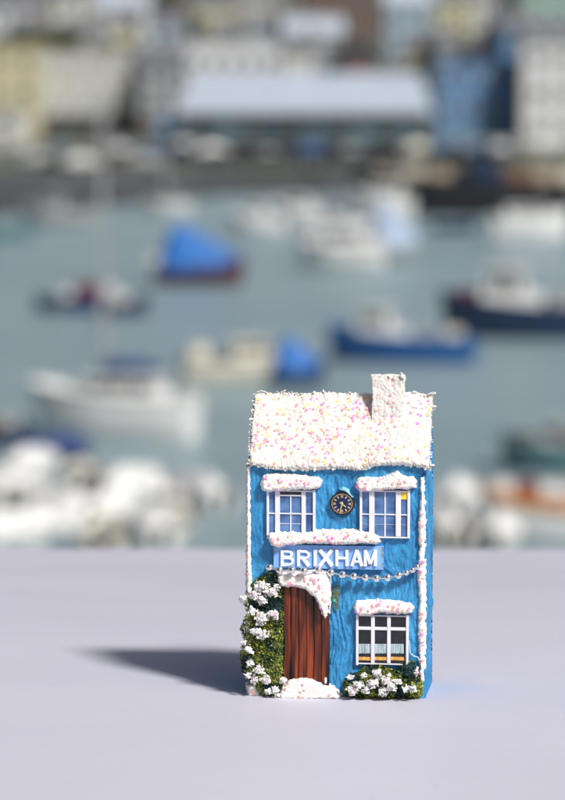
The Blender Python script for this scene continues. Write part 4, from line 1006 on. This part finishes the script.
# blue kiosk and street lamps
def kiosk():
    p = Vector((at_y(174, 150, 375).x, 375, terrain(375))); o = empty('kiosk', p); tag(o, 'light blue kiosk with brown hatch on the quay', 'kiosk')
    m = MB(); m.box((-1.7, 0, 0), (1.7, 2.4, 2.0)); m.build('wall', BRN, o)
    m = MB(); m.add([(-2, -.8, 1.9), (2, -.8, 1.9), (2, 2.7, 3.0), (-2, 2.7, 3.0), (-2, -.8, 1.75), (2, -.8, 1.75), (2, 2.7, 2.0), (-2, 2.7, 2.0)], [(0,1,2,3),(7,6,5,4),(0,4,5,1),(1,5,6,2),(2,6,7,3),(3,7,4,0)]); m.build('roof', mat('sky_blue_canvas', (.12, .33, .52), .7), o)
    m = MB(); m.box((-1.2, -.06, .9), (1.2, .05, 1.7)); m.build('serving_hatch', DK, o)
kiosk()
lamp = None
for k, (a, b, l) in enumerate([(58, 196, 'street lamp at the left end of the quay edge'), (230, 184, 'street lamp left of the market hall'), (330, 184, 'street lamp before the middle of the market hall'), (432, 182, 'street lamp between the market hall and the bright blue building')]):
    if lamp is None:
        lamp = empty('street_lamp', (0, 0, 0)); m = MB(); m.tube([(0, 0, 0), (0, 0, 5)], [.09, .05], 8); m.tube([(0, 0, 5), (.3, 0, 5.3), (.8, 0, 5.35)], .04, 6); m.build('pole', DK, lamp)
        m = MB(); m.bbox((.6, -.12, 5.25), (1.2, .12, 5.38), .03); m.build('lamp_head', GREYB, lamp); o = lamp
    else: o = copy_tree(lamp)
    o.location = (at_y(a, b, 344).x, 344, QUAY); tag(o, l, 'street lamp', 'street lamps along the quay')

# ================================================================== light and camera
SA, SB = .62, .76                # shadow runs SA left and SB back per unit height
sd = Vector((SA, -SB, 1)).normalized()
sl = bpy.data.lights.new('sun', 'SUN'); sl.energy = 5.0; sl.angle = R(8.5); sl.color = (1, .965, .91)
so = bpy.data.objects.new('sun', sl); C.objects.link(so); so.rotation_euler = sd.to_track_quat('Z', 'Y').to_euler(); so.location = (3, -3, 5)
w = bpy.data.worlds.new('World'); S.world = w; w.use_nodes = True; nt = w.node_tree
sky = nt.nodes.new('ShaderNodeTexSky'); sky.sky_type = 'NISHITA'; sky.sun_disc = False
sky.sun_elevation = math.asin(sd.z); sky.sun_rotation = math.atan2(sd.x, sd.y); sky.air_density = 1.0; sky.dust_density = 5.0
nt.links.new(sky.outputs[0], nt.nodes['Background'].inputs[0]); nt.nodes['Background'].inputs[1].default_value = .05
cd = bpy.data.cameras.new('camera'); co = bpy.data.objects.new('camera', cd); C.objects.link(co)
cd.sensor_fit = 'VERTICAL'; cd.sensor_height = 36; cd.sensor_width = 36*565/800; cd.lens = F*36/800
cd.clip_start = .02; cd.clip_end = 3000
co.location = CAM; co.rotation_euler = (math.pi/2 - PITCH, 0, 0)
cd.dof.use_dof = True; cd.dof.focus_distance = ZB-.004; cd.dof.aperture_fstop = 15.5; cd.dof.aperture_blades = 0
S.camera = co
S.view_settings.view_transform = 'Standard'; S.view_settings.look = 'None'; S.view_settings.exposure = 0.0; S.view_settings.gamma = 1
S.render.engine = 'CYCLES'; S.cycles.use_denoising = True
